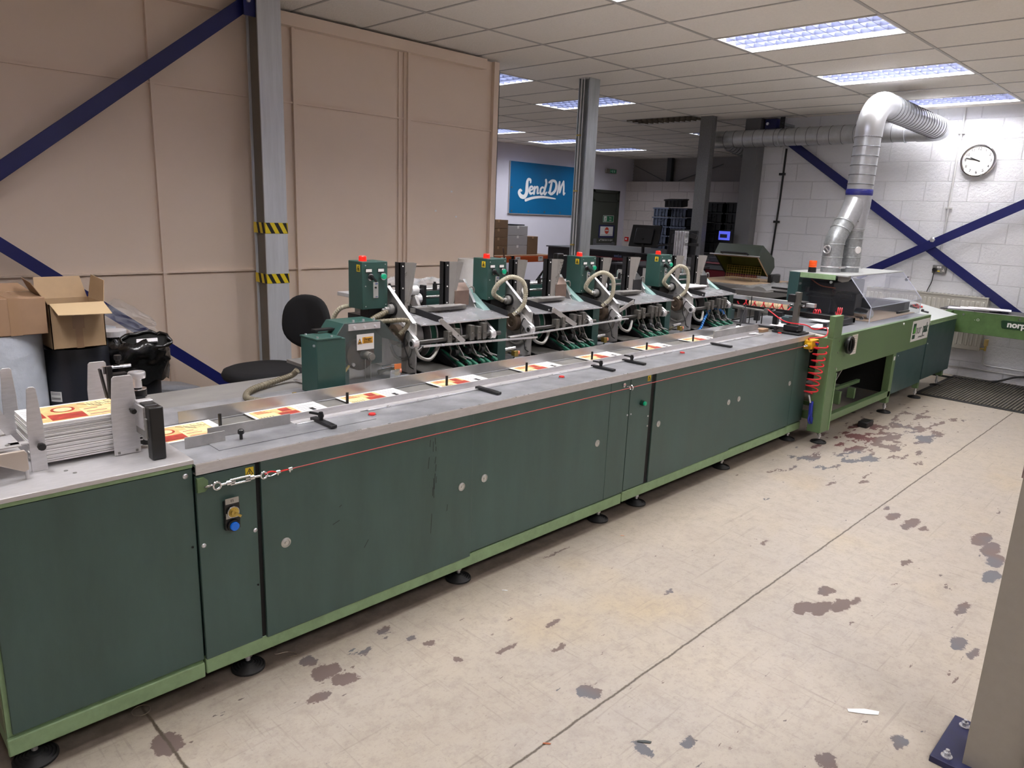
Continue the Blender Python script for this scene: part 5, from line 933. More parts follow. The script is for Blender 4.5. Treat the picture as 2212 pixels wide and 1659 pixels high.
    tpart('selector_bezel', cb, M_chrome, lambda m: m.cyl((bx0+.04,by0,bz1-.075),(bx0+.04,by0-.014,bz1-.075), .017, n=24)); tpart('selector_knob', cb, M_plastic_b, lambda m: m.cyl((bx0+.04,by0-.014,bz1-.075),(bx0+.04,by0-.022,bz1-.075), .013, n=20).bar((bx0+.034,by0-.024,bz1-.067),(bx0+.062,by0-.03,bz1-.096), .008, .011, (0,-1,0)))
    tpart('button_bezel', cb, M_chrome, lambda m: m.cyl((bx0+.112,by0,bz1-.073),(bx0+.112,by0-.022,bz1-.073), .0175, n=24)); tpart('start_button', cb, M_green_b, lambda m: m.lathe((bx0+.112,by0-.022,bz1-.073), [(.014,0),(.014,.005),(.012,.007),(0,.007)], (0,-1,0), 24))
    ct = B('counter_plate', cb, mat('counter_grey', (176,176,174), .4, .2), (bx0+.062,bx0+.092,by0-.003,by0,bz0+.055,bz0+.135), bevel=.001); 
    B('counter_print', cb, mat('blue_print', (90,100,140), .5), (bx0+.073,bx0+.088,by0-.0036,by0-.003,bz0+.123,bz0+.13), (bx0+.075,bx0+.088,by0-.0036,by0-.003,bz0+.06,bz0+.064)); tpart('counter_dial', cb, M_plastic_b, lambda m: m.cyl((bx0+.074,by0-.003,bz0+.108),(bx0+.074,by0-.010,bz0+.108), .0045, n=10))
    B('box_mount', t, M_black, (bx0+.05,x(0),3.08,3.16,1.12,1.172), bevel=.004); B('mount_arm', t, M_black, (x(-.10),x(.0),3.09,3.33,1.02,1.12)); tpart('motor', t, M_black, lambda m: m.cyl((x(-.15),3.28,1.03),(x(-.01),3.28,1.03), .07, n=24))
    return t
F1 = make_feeder()
PX = [2.209, 3.05, 3.882, 4.79]
names = [None, 'second feeder station from the clear drive guard, with teal lower bracket', 'third feeder station, with dark back stop and arching cream hose', 'farthest feeder station, next to the red coiled air hose']
FD = [F1]
for k in (1, 2, 3):
    c = copy_tree(F1, None, (PX[k]-PX[0], 0, 0)); c['label'] = names[k]; FD.append(c)
    for ch in c.children:
        if ch.name.startswith('back_stop') and k >= 2: ch.data = ch.data.copy(); ch.data.materials[0] = M_press
# corrugated suction hoses: the first feeder has short pipes, the others a tall loop
def ringed(m, pts, r, every=1, rr=.0018):
    m.tube(pts, r, 12)
    for i in range(0, len(pts)-1, every): m.ring(pts[i], pts[i+1]-pts[i], r+.0004, rr, 14, k=5)
tpart('vacuum_pipe', F1, M_hose_g, lambda m: (ringed(m, bez([(2.02,3.02,1.11),(2.08,3.03,1.135),(2.16,3.05,1.155)], 6), .013), ringed(m, bez([(1.98,2.99,1.115),(2.06,2.93,1.13),(2.17,2.90,1.13),(2.175,2.90,1.10),(2.14,2.91,1.06)], 6), .011)))
tpart('box_conduit', F1, M_hose_c, lambda m: ringed(m, bez([(2.06,3.18,1.18),(2.01,3.24,1.16),(1.99,3.28,1.10),(2.0,3.3,1.03)], 6), .011))
for k in (1, 2, 3):
    X = PX[k]; z_ = .02 if k == 3 else 0
    tpart('suction_hose', FD[k], M_hose_c, lambda m: ringed(m, bez([(X-.05,2.97,1.09),(X-.015,2.93,1.15),(X-.012,2.92,1.235),(X-.035,2.93,1.29+z_),(X-.10,2.96,1.312+z_),(X-.155,3.0,1.27),(X-.15,3.04,1.21),(X-.06,3.06,1.165)], 7), .0125))
    tpart('hose_clip', FD[k], M_chrome, lambda m: m.ring((X-.075,3.055,1.175),(1,0,-.6), .014, .003, 14).ring((X-.04,2.955,1.105),(.5,-.4,1), .014, .003, 14))
tpart('cable_box', FD[2], M_plastic_b, lambda m: m.box(3.62,3.68,3.2,3.24,1.33,1.42).box(3.66,3.72,3.2,3.22,1.40,1.41), bevel=.01)
# paper pile on the last feeder
mb = MB().box(4.9,5.16,2.98,3.14,1.160,1.168); tag(build('paper_stack', mb, M_paper), 'white paper pile in the tray of the farthest feeder', 'paper')
# straps and long pressure bars
t = T('pressure_bar', 'thin bright bar from the first feeder, held by a grey strap', 'bar', (2.6,2.85,.98)); tpart('bar_strip', t, M_alu_b, lambda m: m.bar((2.225,2.838,1.005),(3.06,2.838,.975), .022, .003).bar((2.225,2.828,1.003),(3.06,2.828,.973), .003, .010), bevel=.0005); tpart('strap', t, M_steel, lambda m: m.bar((2.365,2.87,1.12),(2.50,2.836,.998), .004, .026, (0,0,1)).cyl((2.365,2.866,1.12),(2.363,2.858,1.12), .008, n=12).bar((2.50,2.836,1.0),(2.503,2.836,.975), .003, .006), bevel=.0005); tpart('hook_wire', t, M_alu_b, lambda m: m.bar((2.225,2.838,1.003),(2.20,2.838,.985), .003, .004).bar((3.06,2.838,.975),(3.045,2.838,.955), .003, .004))
t = T('pressure_bar', 'long thin bright bar spanning the second and third feeders', 'bar', (3.3,2.85,.98)); tpart('bar_strip', t, M_alu_b, lambda m: m.bar((2.835,2.838,.995),(3.94,2.838,1.017), .020, .003).bar((2.835,2.829,.993),(3.94,2.829,1.015), .003, .007), bevel=.0005); tpart('strap', t, M_steel, lambda m: m.bar((3.225,2.87,1.12),(3.41,2.836,1.012), .004, .028, (0,0,1)).cyl((3.225,2.866,1.12),(3.223,2.858,1.12), .008, n=12).bar((4.04,2.87,1.12),(3.86,2.85,1.07), .004, .026, (0,0,1)), bevel=.0005)
mb = MB(); mb.tube(bez([(4.62,2.80,.855),(4.8,2.80,.87),(4.95,2.85,.94),(5.12,2.90,1.0),(5.2,2.86,.985),(5.22,2.84,.95)], 12), .006, 8)
P_ = bez([(4.62,2.80,.855),(4.8,2.80,.87),(4.95,2.85,.94),(5.12,2.90,1.0),(5.2,2.86,.985),(5.22,2.84,.95)], 12)
for i in range(0, len(P_)-1, 2): mb.cyl(P_[i], P_[i+1], .0115, .0085, 10)
tag(build('blue_coolant_hose', mb, mat('bright_blue_hose', (50,120,190), .35)), 'bright blue segmented hose arching past the farthest feeder', 'hose')

# clear bags, roll and rear bench seen between the feeders
t = T('rear_bench', 'pale bench behind the feeders strewn with plastic bags', 'bench', (3.6, 3.95, 0)); B('bench_top', t, mat('bench_white', (206,206,208), .4), (2.55,5.2,3.75,4.15,1.10,1.125), bevel=.003); B('bench_edge', t, M_alu, (2.55,5.2,3.74,3.755,1.085,1.127)); B('bench_body', t, mat('bench_body', (150,148,146), .6), (2.65,5.1,3.85,4.1,0,1.10))
def crumple(nm, c, s, label, m, seed, n=14, amp=.5):
    rnd = random.Random(seed); mb = MB(); vs = []
    for j in range(n+1):
        th = math.pi*j/n
        for i in range(2*n):
            ph = math.pi*i/n; r = 1+amp*(rnd.random()-.5); vs.append((c[0]+s[0]*r*math.sin(th)*math.cos(ph), c[1]+s[1]*r*math.sin(th)*math.sin(ph), max(c[2]-s[2]*.95, c[2]+s[2]*r*math.cos(th))))
    mb.add(vs, [(j*2*n+i, j*2*n+(i+1) % (2*n), (j+1)*2*n+(i+1) % (2*n), (j+1)*2*n+i) for j in range(n) for i in range(2*n)])
    return tag(build(nm, mb, m, smooth=1.2), label, 'bag')
crumple('plastic_bag', (2.90,3.93,1.175), (.13,.10,.055), 'crumpled clear bag on the rear bench behind the first control box', M_clear, 4)
crumple('plastic_bag', (3.15,3.93,1.165), (.12,.10,.045), 'flatter clear bag on the rear bench between the guide posts', M_clear, 8)
mb = MB().cyl((3.52,3.95,1.126),(3.52,3.95,1.335), .115, .085, 28); tag(build('film_roll', mb, mat('clear_film_roll', (205,202,198), .25, alpha=.75, bump=.4, bscale=20)), 'upright roll of cloudy film behind the second control box', 'roll')
mb = MB(); [mb.box(4.05+.02*k,4.4+.02*k,3.8,4.0,1.126+.004*k,1.129+.004*k) for k in range(3)]; tag(build('paper_sheets', mb, M_paper), 'white sheets on the rear bench beyond the second control box', 'paper')

# ---------------------------------------------------------------- wrapping machine
t = N_ = T('wrapping_machine', 'light green wrapping machine with clear hood and norpak plate', 'machine', (7.2, 2.8, 0))
yf = 2.10
B('front_panel', t, M_ngreen, (5.685,7.93,yf,yf+.012,.562,.848), bevel=.002); B('front_panel_flange', t, M_ngreen, (5.685,7.93,yf,yf+.03,.845,.851))
B('corner_post', t, M_ngreen, (5.53,5.685,yf-.006,yf+.10,.095,.84), (5.53,5.685,yf-.006,yf+.04,.84,1.008), bevel=.004); B('post_edge', t, M_lgreen, (5.675,5.69,yf-.012,yf+.02,.095,.56))
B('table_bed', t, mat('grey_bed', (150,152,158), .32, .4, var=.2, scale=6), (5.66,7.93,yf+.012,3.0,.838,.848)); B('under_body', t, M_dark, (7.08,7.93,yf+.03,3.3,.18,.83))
B('lower_rail', t, M_ngreen, (5.685,7.06,yf+.0,yf+.045,.158,.215), bevel=.003); B('rear_rail', t, M_ngreen, (5.64,7.06,3.2,3.24,.158,.215)); B('cross_rail', t, M_ngreen, (5.64,5.68,yf+.1,3.24,.16,.22), (5.64,5.68,yf+.1,3.24,.53,.56)); B('mid_post', t, M_ngreen, (7.0,7.075,yf+.0,yf+.06,.10,.565), bevel=.003)
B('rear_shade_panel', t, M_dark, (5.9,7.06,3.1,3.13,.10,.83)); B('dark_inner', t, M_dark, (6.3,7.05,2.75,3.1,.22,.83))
d = B('lower_panel', t, M_dgreen2, (7.075,7.925,yf+.004,yf+.016,.172,.562), bevel=.002); bolt(d, 7.14, .53, yf+.004, .004); B('inspection_tag', t, M_white, (7.02,7.055,yf-.001,yf,.50,.535))
d = B('control_cabinet', t, M_dgreen2, (7.945,8.87,yf,3.0,.195,.745), bevel=.003); bolt(t, 7.97, .56, yf, .006)
B('cabinet_gap', t, M_dark, (7.925,7.945,yf+.01,3.0,.2,.84)); B('console_edge', t, M_lgreen, (7.945,8.87,yf-.004,yf+.02,.745,.765), (7.945,8.87,yf-.004,yf+.01,.768,.79), bevel=.002)
tpart('control_console', t, mat('console_grey', (196,200,198), .4), lambda m: m.prism([(7.94,yf,.79),(7.94,2.62,.895),(7.94,2.8,.895),(7.94,2.8,.76),(7.94,yf,.765)], (.93,0,0)), bevel=.003)
cn = V((0,-.105,.52)).normalized()*1; cn = V((0,-.105,.52)).normalized(); cn = V((0,-.198,.98))
def onc(a, s): return V((a, yf+s, .79+.105*s/.52))
es = tpart('emergency_stop', t, M_red, lambda m: m.cyl(onc(8.12,.36), onc(8.12,.36)+cn*.02, .012, n=12).cyl(onc(8.12,.36)+cn*.02, onc(8.12,.36)+cn*.035, .024, n=20)); tpart('stop_collar', t, M_ylabel, lambda m: m.cyl(onc(8.12,.36), onc(8.12,.36)+cn*.006, .03, n=20))
for k, (a, s) in enumerate(((8.40,.33),(8.46,.33),(8.52,.33),(8.58,.33),(8.34,.20))): tpart('console_knob', t, M_plastic_b if k % 2 == 0 else M_red, lambda m: m.cyl(onc(a,s), onc(a,s)+cn*.025, .014, n=12).cyl(onc(a,s)+cn*.005, onc(a,s-.06)+cn*.01, .01, n=8))
for x_, y_ in ((7.072,yf+.03),(7.975,2.14),(8.80,2.17),(5.62,2.13),(7.0,3.2),(8.8,2.9)): foot(t, x_, y_, .06, .16)
B('foot_leg', t, M_ngreen, (7.945,7.995,yf+.02,yf+.07,.10,.2), (8.78,8.84,yf+.03,yf+.09,.12,.2), (5.6,5.66,3.16,3.2,.1,.2))
# roller bed and scrap arm inside the open bay
for k, x_ in enumerate((5.78,5.92)): tpart('web_roller', t, mat('cream_roller', (150,142,128), .5), lambda m: m.cyl((x_,2.25,.30+.05*k),(x_,3.15,.30+.05*k), .03, n=16))
tpart('tension_arm', t, M_steel, lambda m: m.bar((6.05,2.3,.26),(6.45,2.28,.60), .012, .028, (0,1,0))); B('unwind_bracket', t, M_ngreen, (6.12,6.16,2.2,2.26,.21,.32), (6.45,6.48,2.2,2.26,.21,.30), (6.1,6.9,2.32,2.35,.27,.30), (5.85,5.88,2.2,2.9,.215,.25), bevel=.002); tpart('link_bar', t, M_black, lambda m: m.bar((5.8,2.4,.40),(6.3,2.25,.28), .01, .02)); tpart('guide_wheel', t, M_rubber, lambda m: m.cyl((5.74,2.2,.22),(5.76,2.2,.22), .06, n=18)); B('floor_pedal', t, M_plastic_b, (6.35,6.5,2.02,2.1,.0,.05), bevel=.008)
# hand wheel
hw = tpart('hand_wheel', t, M_plastic_b, lambda m: m.lathe((5.80,yf,.77), [(.02,0),(.02,.02),(.066,.022),(.070,.028),(.070,.046),(.066,.05),(.052,.046),(.05,.03),(.0,.03)], (0,-1,0), 32).bar((5.80,yf-.036,.725),(5.80,yf-.036,.81), .016, .014, (1,0,0)))
tg = B('instruction_tag', t, mat('cream_tag', (214,206,196), .6), (5.935,6.045,yf-.002,yf,.672,.83)); mb = MB(); [mb.box(5.95,6.03-.01*(k % 3),yf-.0025,yf-.002,.815-k*.018,.8175-k*.018) for k in range(8)]; build('print_lines', mb, mat('grey_ink', (130,126,120), .6), tg)
tpart('panel_knob', t, M_white, lambda m: m.cyl((7.13,yf,.825),(7.13,yf-.008,.825), .010, n=12))
for z in (.60,.72,.81): tpart('post_screw', t, M_steel_d, lambda m: m.cyl((5.66,yf-.006,z),(5.66,yf-.010,z), .006, n=8))
bolt(t, 5.69, .585, yf, .007)
# norpak plate
pl = B('maker_plate', t, M_white, (7.40,7.90,yf-.004,yf,.63,.825), bevel=.001)
B('logo_block', pl, mat('logo_dark_green', (20,70,50), .5), (7.425,7.50,yf-.006,yf-.004,.655,.80)); tpart('logo_leaf', pl, mat('logo_leaf', (90,170,60), .5), lambda m: m.prism([(7.425,yf-.007,.72),(7.47,yf-.007,.78),(7.50,yf-.007,.745),(7.50,yf-.007,.725),(7.46,yf-.007,.70)], (0,.001,0))); B('logo_band', pl, M_white, (7.42,7.505,yf-.0065,yf-.006,.695,.705))
text('lettering', 'nor', .13, (7.59, yf-.005, .735), (1,0,0), (0,0,1), mat('logo_grey', (110,114,114), .5), pl, sx=.8); text('lettering', 'pak', .13, (7.79, yf-.005, .735), (1,0,0), (0,0,1), mat('logo_green_text', (10,60,44), .5), pl, off=.004, sx=.8)
text('lettering', 'packaging systems', .026, (7.70, yf-.005, .663), (1,0,0), (0,0,1), mat('logo_grey', (110,114,114), .5), pl)
# hood and tunnel head
B('hood_top', t, mat('hood_top_grey', (176,178,176), .4, .2, var=.1), (6.60,8.05,2.45,2.98,1.232,1.242)); B('head_beam', t, M_lgreen, (6.59,6.60,2.55,2.87,1.195,1.24), bevel=.002); B('rear_cabinet', t, M_dgreen2, (6.585,6.85,2.875,2.97,.85,1.24), bevel=.004); B('dark_lining', t, M_press, (6.86,7.95,2.9,2.97,.85,1.23), (6.62,8.03,2.56,2.9,1.21,1.231))
hood = MB(); pf = [(2.235,.85),(2.235,.985),(2.45,1.238)]
def hx(m, x_): 
    for i in range(2): a, c = pf[i], pf[i+1]; 
hood.prism([(6.655,2.235,.85),(6.655,2.239,.85),(6.655,2.239,.985),(6.655,2.235,.985)], (1.37,0,0))
hood.prism([(6.655,2.235,.985),(6.655,2.239,.985),(6.655,2.454,1.238),(6.655,2.450,1.238)], (1.37,0,0))
build('hood_front', hood, M_perspex2, t)
tpart('hood_end', t, M_perspex3, lambda m: m.prism([(6.655,2.24,.85),(6.655,2.24,.985),(6.655,2.452,1.236),(6.655,2.87,1.236),(6.655,2.87,.88),(6.655,2.5,.85)], (.004,0,0))); tpart('hood_end', t, M_perspex3, lambda m: m.prism([(8.022,2.24,.85),(8.022,2.24,.985),(8.022,2.452,1.236),(8.022,2.6,1.236),(8.022,2.6,.85)], (.004,0,0)))
tpart('hood_edge', t, mat('polished_edge', (210,214,230), .2, alpha=.75), lambda m: m.bar((6.657,2.236,.985),(6.657,2.452,1.238), .006, .006).bar((6.657,2.236,.985),(8.024,2.236,.985), .005, .005).bar((8.024,2.236,.985),(8.024,2.452,1.238), .006, .006).bar((6.657,2.237,.85),(6.657,2.237,.985), .005, .005).bar((8.024,2.237,.85),(8.024,2.237,.985), .005, .005).bar((6.657,2.236,.851),(8.024,2.236,.851), .005, .004))
tpart('corner_cover', t, mat('grey_corner', (130,126,122), .5), lambda m: m.prism([(6.645,2.55,1.24),(6.645,2.44,1.24),(6.645,2.44,1.215),(6.645,2.46,1.19),(6.645,2.51,1.178),(6.645,2.55,1.19)], (.008,0,0)))
tpart('cover_bolt', t, M_chrome, lambda m: m.cyl((6.65,2.30,.885),(6.64,2.30,.885), .016, n=16)); tpart('cover_bolt', t, M_chrome, lambda m: m.cyl((6.60,2.585,1.175),(6.59,2.585,1.175), .013, n=14)); tpart('cover_bolt', t, M_chrome, lambda m: m.cyl((6.60,2.86,1.14),(6.59,2.86,1.14), .012, n=14))
tpart('hood_hinge', t, M_chrome, lambda m: m.cyl((8.04,2.41,1.16),(8.10,2.40,1.17), .016, n=12).cyl((8.08,2.40,1.15),(8.08,2.40,1.19), .02, n=14))
tpart('hood_handle', t, M_plastic_b, lambda m: m.tube(bez([(7.30,2.225,.90),(7.32,2.20,.905),(7.55,2.20,.905),(7.57,2.225,.90)], 4), .012, 8))
B('seal_head', t, M_black, (6.95,7.75,2.70,2.89,.85,1.15), bevel=.01); B('seal_bar', t, M_press, (7.0,7.15,2.5,3.0,.86,1.06), (7.75,7.9,2.3,2.75,.86,.96), bevel=.006)
tpart('inner_rods', t, M_black, lambda m: m.cyl((6.75,2.45,1.06),(6.75,3.2,1.06), .01, n=10).cyl((6.80,2.45,1.02),(6.80,3.2,1.02), .008, n=10).cyl((6.75,2.85,1.06),(6.75,2.85,1.10), .022, n=10).cyl((6.75,2.6,1.06),(6.75,2.6,1.10), .022, n=10).bar((6.78,2.62,1.02),(6.78,2.58,.93), .015, .02))
tpart('inner_cable', t, mat('copper_wire', (200,110,80), .5), lambda m: m.tube(bez([(6.8,2.85,1.17),(6.8,2.75,1.12),(6.8,2.62,1.11)], 5), .005, 6)); tpart('inner_roller', t, M_chrome, lambda m: m.cyl((6.9,2.32,.90),(6.95,2.45,.90), .045, n=20)); B('belt_bed', t, mat('tan_belt', (148,128,108), .5), (6.75,7.93,2.25,2.55,.849,.855)); B('paper_tray', t, M_black, (5.9,6.5,2.30,2.33,.86,.90), (6.45,6.5,2.3,2.75,.86,.90))
tpart('hood_back_sheet', t, M_press, lambda m: m.box(6.86,7.9,2.975,2.985,.85,1.232))
bc = T('beacon_light', 'orange beacon on the top of the wrapping machine', 'beacon', (6.62, 2.86, 1.243)); tpart('base', bc, M_plastic_b, lambda m: m.lathe((6.67,2.80,1.243), [(.036,0),(.034,.04),(.033,.045)], n=20)); tpart('orange_lens', bc, mat('orange_lens', (226,84,28), .25, emit=(230,80,20), estr=.12), lambda m: m.lathe((6.67,2.80,1.288), [(.034,0),(.035,.01),(.033,.012),(.035,.022),(.033,.024),(.034,.052),(.03,.06),(0,.06)], n=20))
# outfeed belt table running to the right
t = T('outfeed_conveyor', 'dark green outfeed conveyor with norpak badge crossing in front of the radiator', 'conveyor', (9.15, 1.2, 0))
B('side_beam', t, M_ngreen2, (8.95,8.965,.1,2.22,.595,.828), (9.385,9.40,.1,2.22,.595,.828), bevel=.002); B('belt_surface', t, mat('dark_belt', (70,70,74), .4), (8.97,9.38,.1,2.3,.82,.832)); B('bright_edge', t, M_alu_b, (8.946,8.966,.1,2.22,.828,.833)); B('support_leg', t, M_ngreen2, (9.0,9.35,.15,.2,0,.6)); B('end_bracket', t, M_ngreen2, (8.87,8.96,2.16,2.22,.62,.82))
bd = tpart('maker_badge', t, mat('badge_green', (24,62,36), .45), lambda m: m.prism([(8.944,1.70,.705),(8.944,1.71,.765),(8.944,1.69,.775),(8.944,1.36,.775),(8.944,1.35,.765),(8.944,1.35,.69),(8.944,1.69,.69)], (.006,0,0)), bevel=.001)
text('lettering', 'norpak', .085, (8.942, 1.53, .735), (0,-1,0), (0,0,1), M_white, bd, off=.003)
tpart('beam_bolt', t, M_chrome, lambda m: m.cyl((8.95,2.06,.79),(8.94,2.06,.79), .012, n=12)); tpart('beam_bolt', t, M_chrome, lambda m: m.cyl((8.95,1.55,.80),(8.94,1.55,.80), .012, n=12)); text('chalk_mark', '- O', .035, (8.9485,1.93,.745), (0,-1,0), (0,0,1), M_white, t)
mb = MB(); rnd = random.Random(9)
for k in range(9): a = rnd.uniform(-.05,.05); mb.obox((9.12+a,2.05+rnd.uniform(-.09,.09)-.02*k,.836+.003*k), (.105,.02,0), (-.03,.15,0), (0,0,.001))
tag(build('paper_sheets', mb, M_paper), 'fanned white sheets lying on the outfeed conveyor', 'paper')

# ---------------------------------------------------------------- things over the conveyor end
t = T('cross_gantry', 'steel post and aluminium and black bars spanning the conveyor end', 'frame', (5.45, 2.45, .845))
B('gantry_post', t, mat('gantry_post', (104,102,98), .4, .4), (5.49,5.53,2.37,2.41,.90,1.16), bevel=.002); B('post_clamp', t, M_black, (5.46,5.56,2.34,2.46,.86,.905), bevel=.006); tpart('base_plate', t, M_black, lambda m: m.box(5.40,5.58,2.30,2.52,.8445,.857).cyl((5.42,2.50,.857),(5.42,2.50,.89), .012, n=12).cyl((5.44,2.34,.87),(5.50,2.34,.87), .008, n=8), bevel=.003)
B('aluminium_bar', t, M_alu_b, (5.585,5.625,2.29,3.15,1.045,1.075), bevel=.001); B('bar_clamp', t, M_black, (5.53,5.64,2.355,2.43,1.035,1.085), bevel=.004); tpart('clamp_bolt', t, M_chrome, lambda m: m.cyl((5.53,2.38,1.06),(5.51,2.34,1.06), .009, n=10).cyl((5.53,2.44,1.05),(5.51,2.46,1.05), .01, n=12)); B('upper_clamp', t, M_black, (5.48,5.54,2.40,2.46,1.08,1.14), bevel=.004); B('black_bar', t, M_black, (5.60,5.625,2.098,3.15,.965,1.0), bevel=.001)
tpart('air_cylinder', t, M_steel_d, lambda m: m.cyl((5.57,2.98,.985),(5.57,2.86,.98), .016, n=16).cyl((5.57,2.86,.98),(5.57,2.66,.975), .009, n=12).box(5.56,5.60,2.64,2.68,.965,.995)); B('gantry_bracket', t, M_black, (5.55,5.60,2.52,2.64,.945,.985), (5.56,5.6,2.56,2.6,.88,.96), bevel=.003); B('gantry_bracket', t, M_black, (5.56,5.6,2.72,2.76,.89,.97), bevel=.003); tpart('bolt', t, M_chrome, lambda m: m.cyl((5.60,2.60,.985),(5.55,2.60,.985), .012, n=12))
B('suction_block', t, mat('blue_grey_block', (60,80,84), .4), (5.5,5.58,2.44,2.50,.905,.96), (5.50,5.56,2.93,3.0,.88,.96), bevel=.004); [tpart('thin_rod', t, M_black, lambda m: m.cyl(a, b, r_, n=6)) for a, b, r_ in (((5.45,2.78,1.02),(5.35,2.76,.86),.004),((5.5,2.66,.965),(5.5,2.66,.88),.005),((5.5,2.70,.965),(5.5,2.70,.88),.005),((5.57,2.80,1.08),(5.57,2.80,.86),.004))]
tpart('stand_leg', t, M_greyp, lambda m: m.box(5.6,5.64,3.02,3.06,.6,1.05).box(5.6,5.64,2.86,2.9,.845,.96))
def coil(m, c0, c1, R, turns, r=.0045, n=18, ax=None):
    c0, c1 = V(c0), V(c1); d = (c1-c0); dn = d.normalized(); u = dn.cross(V((0,0,1)) if abs(dn.z) < .9 else V((0,1,0))).normalized(); w_ = dn.cross(u); N = int(turns*n)
    m.tube([c0+d*(i/N)+(u*math.cos(2*math.pi*i/n)+w_*math.sin(2*math.pi*i/n))*R for i in range(N+1)], r, 8)
t = T('red_air_hose', 'red coiled air hose dangling by the green corner post', 'hose', (5.47, 2.17, .35))
tpart('hanging_coil', t, M_hose_r, lambda m: coil(m, (5.50,2.16,.79), (5.475,2.185,.40), .046, 8.0, .0055, 22)); tpart('upper_hose', t, M_hose_r, lambda m: m.tube(bez([(5.50,2.62,1.0),(5.46,2.45,.93),(5.42,2.27,.93),(5.47,2.22,.90),(5.52,2.15,.915),(5.47,2.13,.86),(5.44,2.24,.83),(5.50,2.22,.80),(5.552,2.18,.79)], 8), .0045, 8))
tpart('table_coil', t, M_hose_r, lambda m: coil(m, (5.72,2.98,1.015), (5.70,2.50,1.02), .036, 6, .005)); tpart('small_coil', t, M_hose_r, lambda m: coil(m, (5.75,2.36,.99), (5.78,2.32,.99), .026, 3, .004)); tpart('small_coil', t, M_hose_r, lambda m: coil(m, (5.85,2.22,1.01), (5.86,2.18,1.01), .03, 3, .004)); tpart('white_ferrule', t, M_pipew, lambda m: m.cyl((5.44,2.18,.40),(5.46,2.17,.34), .006, n=8))
t = T('air_gun', 'blue air blow gun hanging from the red coiled hose', 'tool', (5.5, 2.15, .15))
tpart('gun_body', t, M_blue, lambda m: m.prism([(5.47,2.16,.345),(5.50,2.16,.345),(5.515,2.16,.22),(5.57,2.16,.19),(5.58,2.16,.155),(5.545,2.16,.145),(5.49,2.16,.19),(5.475,2.16,.25)], (0,.022,0)), bevel=.004); tpart('trigger', t, M_blue, lambda m: m.tube(bez([(5.545,2.17,.34),(5.56,2.17,.28),(5.555,2.17,.22),(5.54,2.17,.20)], 4), .008, 6)); tpart('lever_guard', t, M_blue, lambda m: m.tube(bez([(5.475,2.17,.24),(5.465,2.17,.20),(5.50,2.17,.165)], 4), .006, 6)); tpart('nozzle', t, M_plastic_b, lambda m: m.cyl((5.57,2.17,.165),(5.66,2.17,.115), .010, .007, 10)); tpart('nozzle_tip', t, M_alu_b, lambda m: m.tube(bez([(5.66,2.17,.115),(5.72,2.17,.095),(5.78,2.17,.09)], 4), .004, 6))
mb = MB(); [mb.cyl((5.95,2.99-.022*k,.985),(5.95,2.97-.022*k,.985), .05 if k % 2 else .047, n=24) for k in range(14)]; tag(build('string_roll', mb, mat('buff_roll', (212,188,150), .7)), 'buff coloured ribbed roll behind the red coil', 'roll')
rnd = random.Random(12)
for k, (a, b_, l) in enumerate(((5.25,2.80,'loose white sheet on the steel table just before the gantry post'),(5.75,2.58,'loose white sheet under the black gantry bar'),(5.95,2.33,'loose white sheet behind the green corner post'),(5.05,2.62,'white sheet lying in the conveyor trough beyond the steel gate'),(6.3,2.45,'white sheet at the foot of the clear hood'))):
    an = rnd.uniform(-.5,.5); zz = .857 if k != 3 else .846; mb = MB().obox((a,b_,zz+.004*k), (math.cos(an)*.13,math.sin(an)*.13,0), (-math.sin(an)*.09,math.cos(an)*.09,0), (0,0,.0008)); tag(build('paper_sheet', mb, M_paper), l, 'paper')
mb = MB().box(5.30,5.40,2.545,2.60,.843,.865); tag(build('cardboard_slip', mb, M_card2), 'small folded cardboard slip by the gantry base', 'cardboard')
t = T('white_roller_bar', 'cream roller bar bridging the gap to the green corner post', 'bar', (5.65,2.2,.83)); tpart('roller', t, mat('cream_bar', (216,210,200), .4), lambda m: m.cyl((5.66,2.36,.835),(5.66,2.12,.815), .014, n=12)); tpart('stop_pin', t, M_plastic_b, lambda m: m.cyl((5.72,2.17,.80),(5.72,2.17,.91), .009, n=10).box(5.68,5.74,2.12,2.3,.79,.80))
B('waste_box', T('waste_box', 'small brown box in the gap behind the red coil', 'box', (5.8,2.5,.45)), M_card2, (5.75,5.95,2.45,2.7,.56,.70))

# ---------------------------------------------------------------- swivel chair
t = T('office_chair', 'black fabric swivel chair behind the steel table', 'chair', (2.02, 4.08, 0))
def pad(m, c, ax, bx, n_, a, b_, th, ex=2.6, cam=.0, bend=0):
    c, ax, bx, n_ = V(c), V(ax).normalized(), V(bx).normalized(), V(n_).normalized(); K = 36; rings = [(0,th*.5),(.55,th*.5),(.82,th*.46),(.95,th*.3),(1.0,0),(.96,-th*.3),(.82,-th*.45),(.5,-th*.5),(0,-th*.5)]; o = len(m.v)
    for r, h in rings:
        for k in range(K):
            an = 2*math.pi*k/K; cx_, sy_ = math.cos(an), math.sin(an); q = (abs(cx_)**ex+abs(sy_)**ex)**(-1/ex); u = r*q*cx_*a; v_ = r*q*sy_*b_*(1-cam*cx_)
            m.v.append(c+ax*u+bx*v_+n_*(h+bend*(v_/b_)**2))
    for i in range(len(rings)-1):
        for k in range(K): m.f.append([o+i*K+k, o+i*K+(k+1) % K, o+(i+1)*K+(k+1) % K, o+(i+1)*K+k]); m.m.append(0)
tpart('seat', t, M_fabric, lambda m: pad(m, (2.0,4.07,.665), (1,.05,0), (-.05,1,0), (0,0,1), .245, .235, .085, 2.5), smooth=3); tpart('backrest', t, M_fabric, lambda m: pad(m, (2.33,4.10,.945), (0,.12,1), (.35,-1,0), (-1,-.35,.1), .175, .19, .07, 2.6, .12, .05), smooth=3)
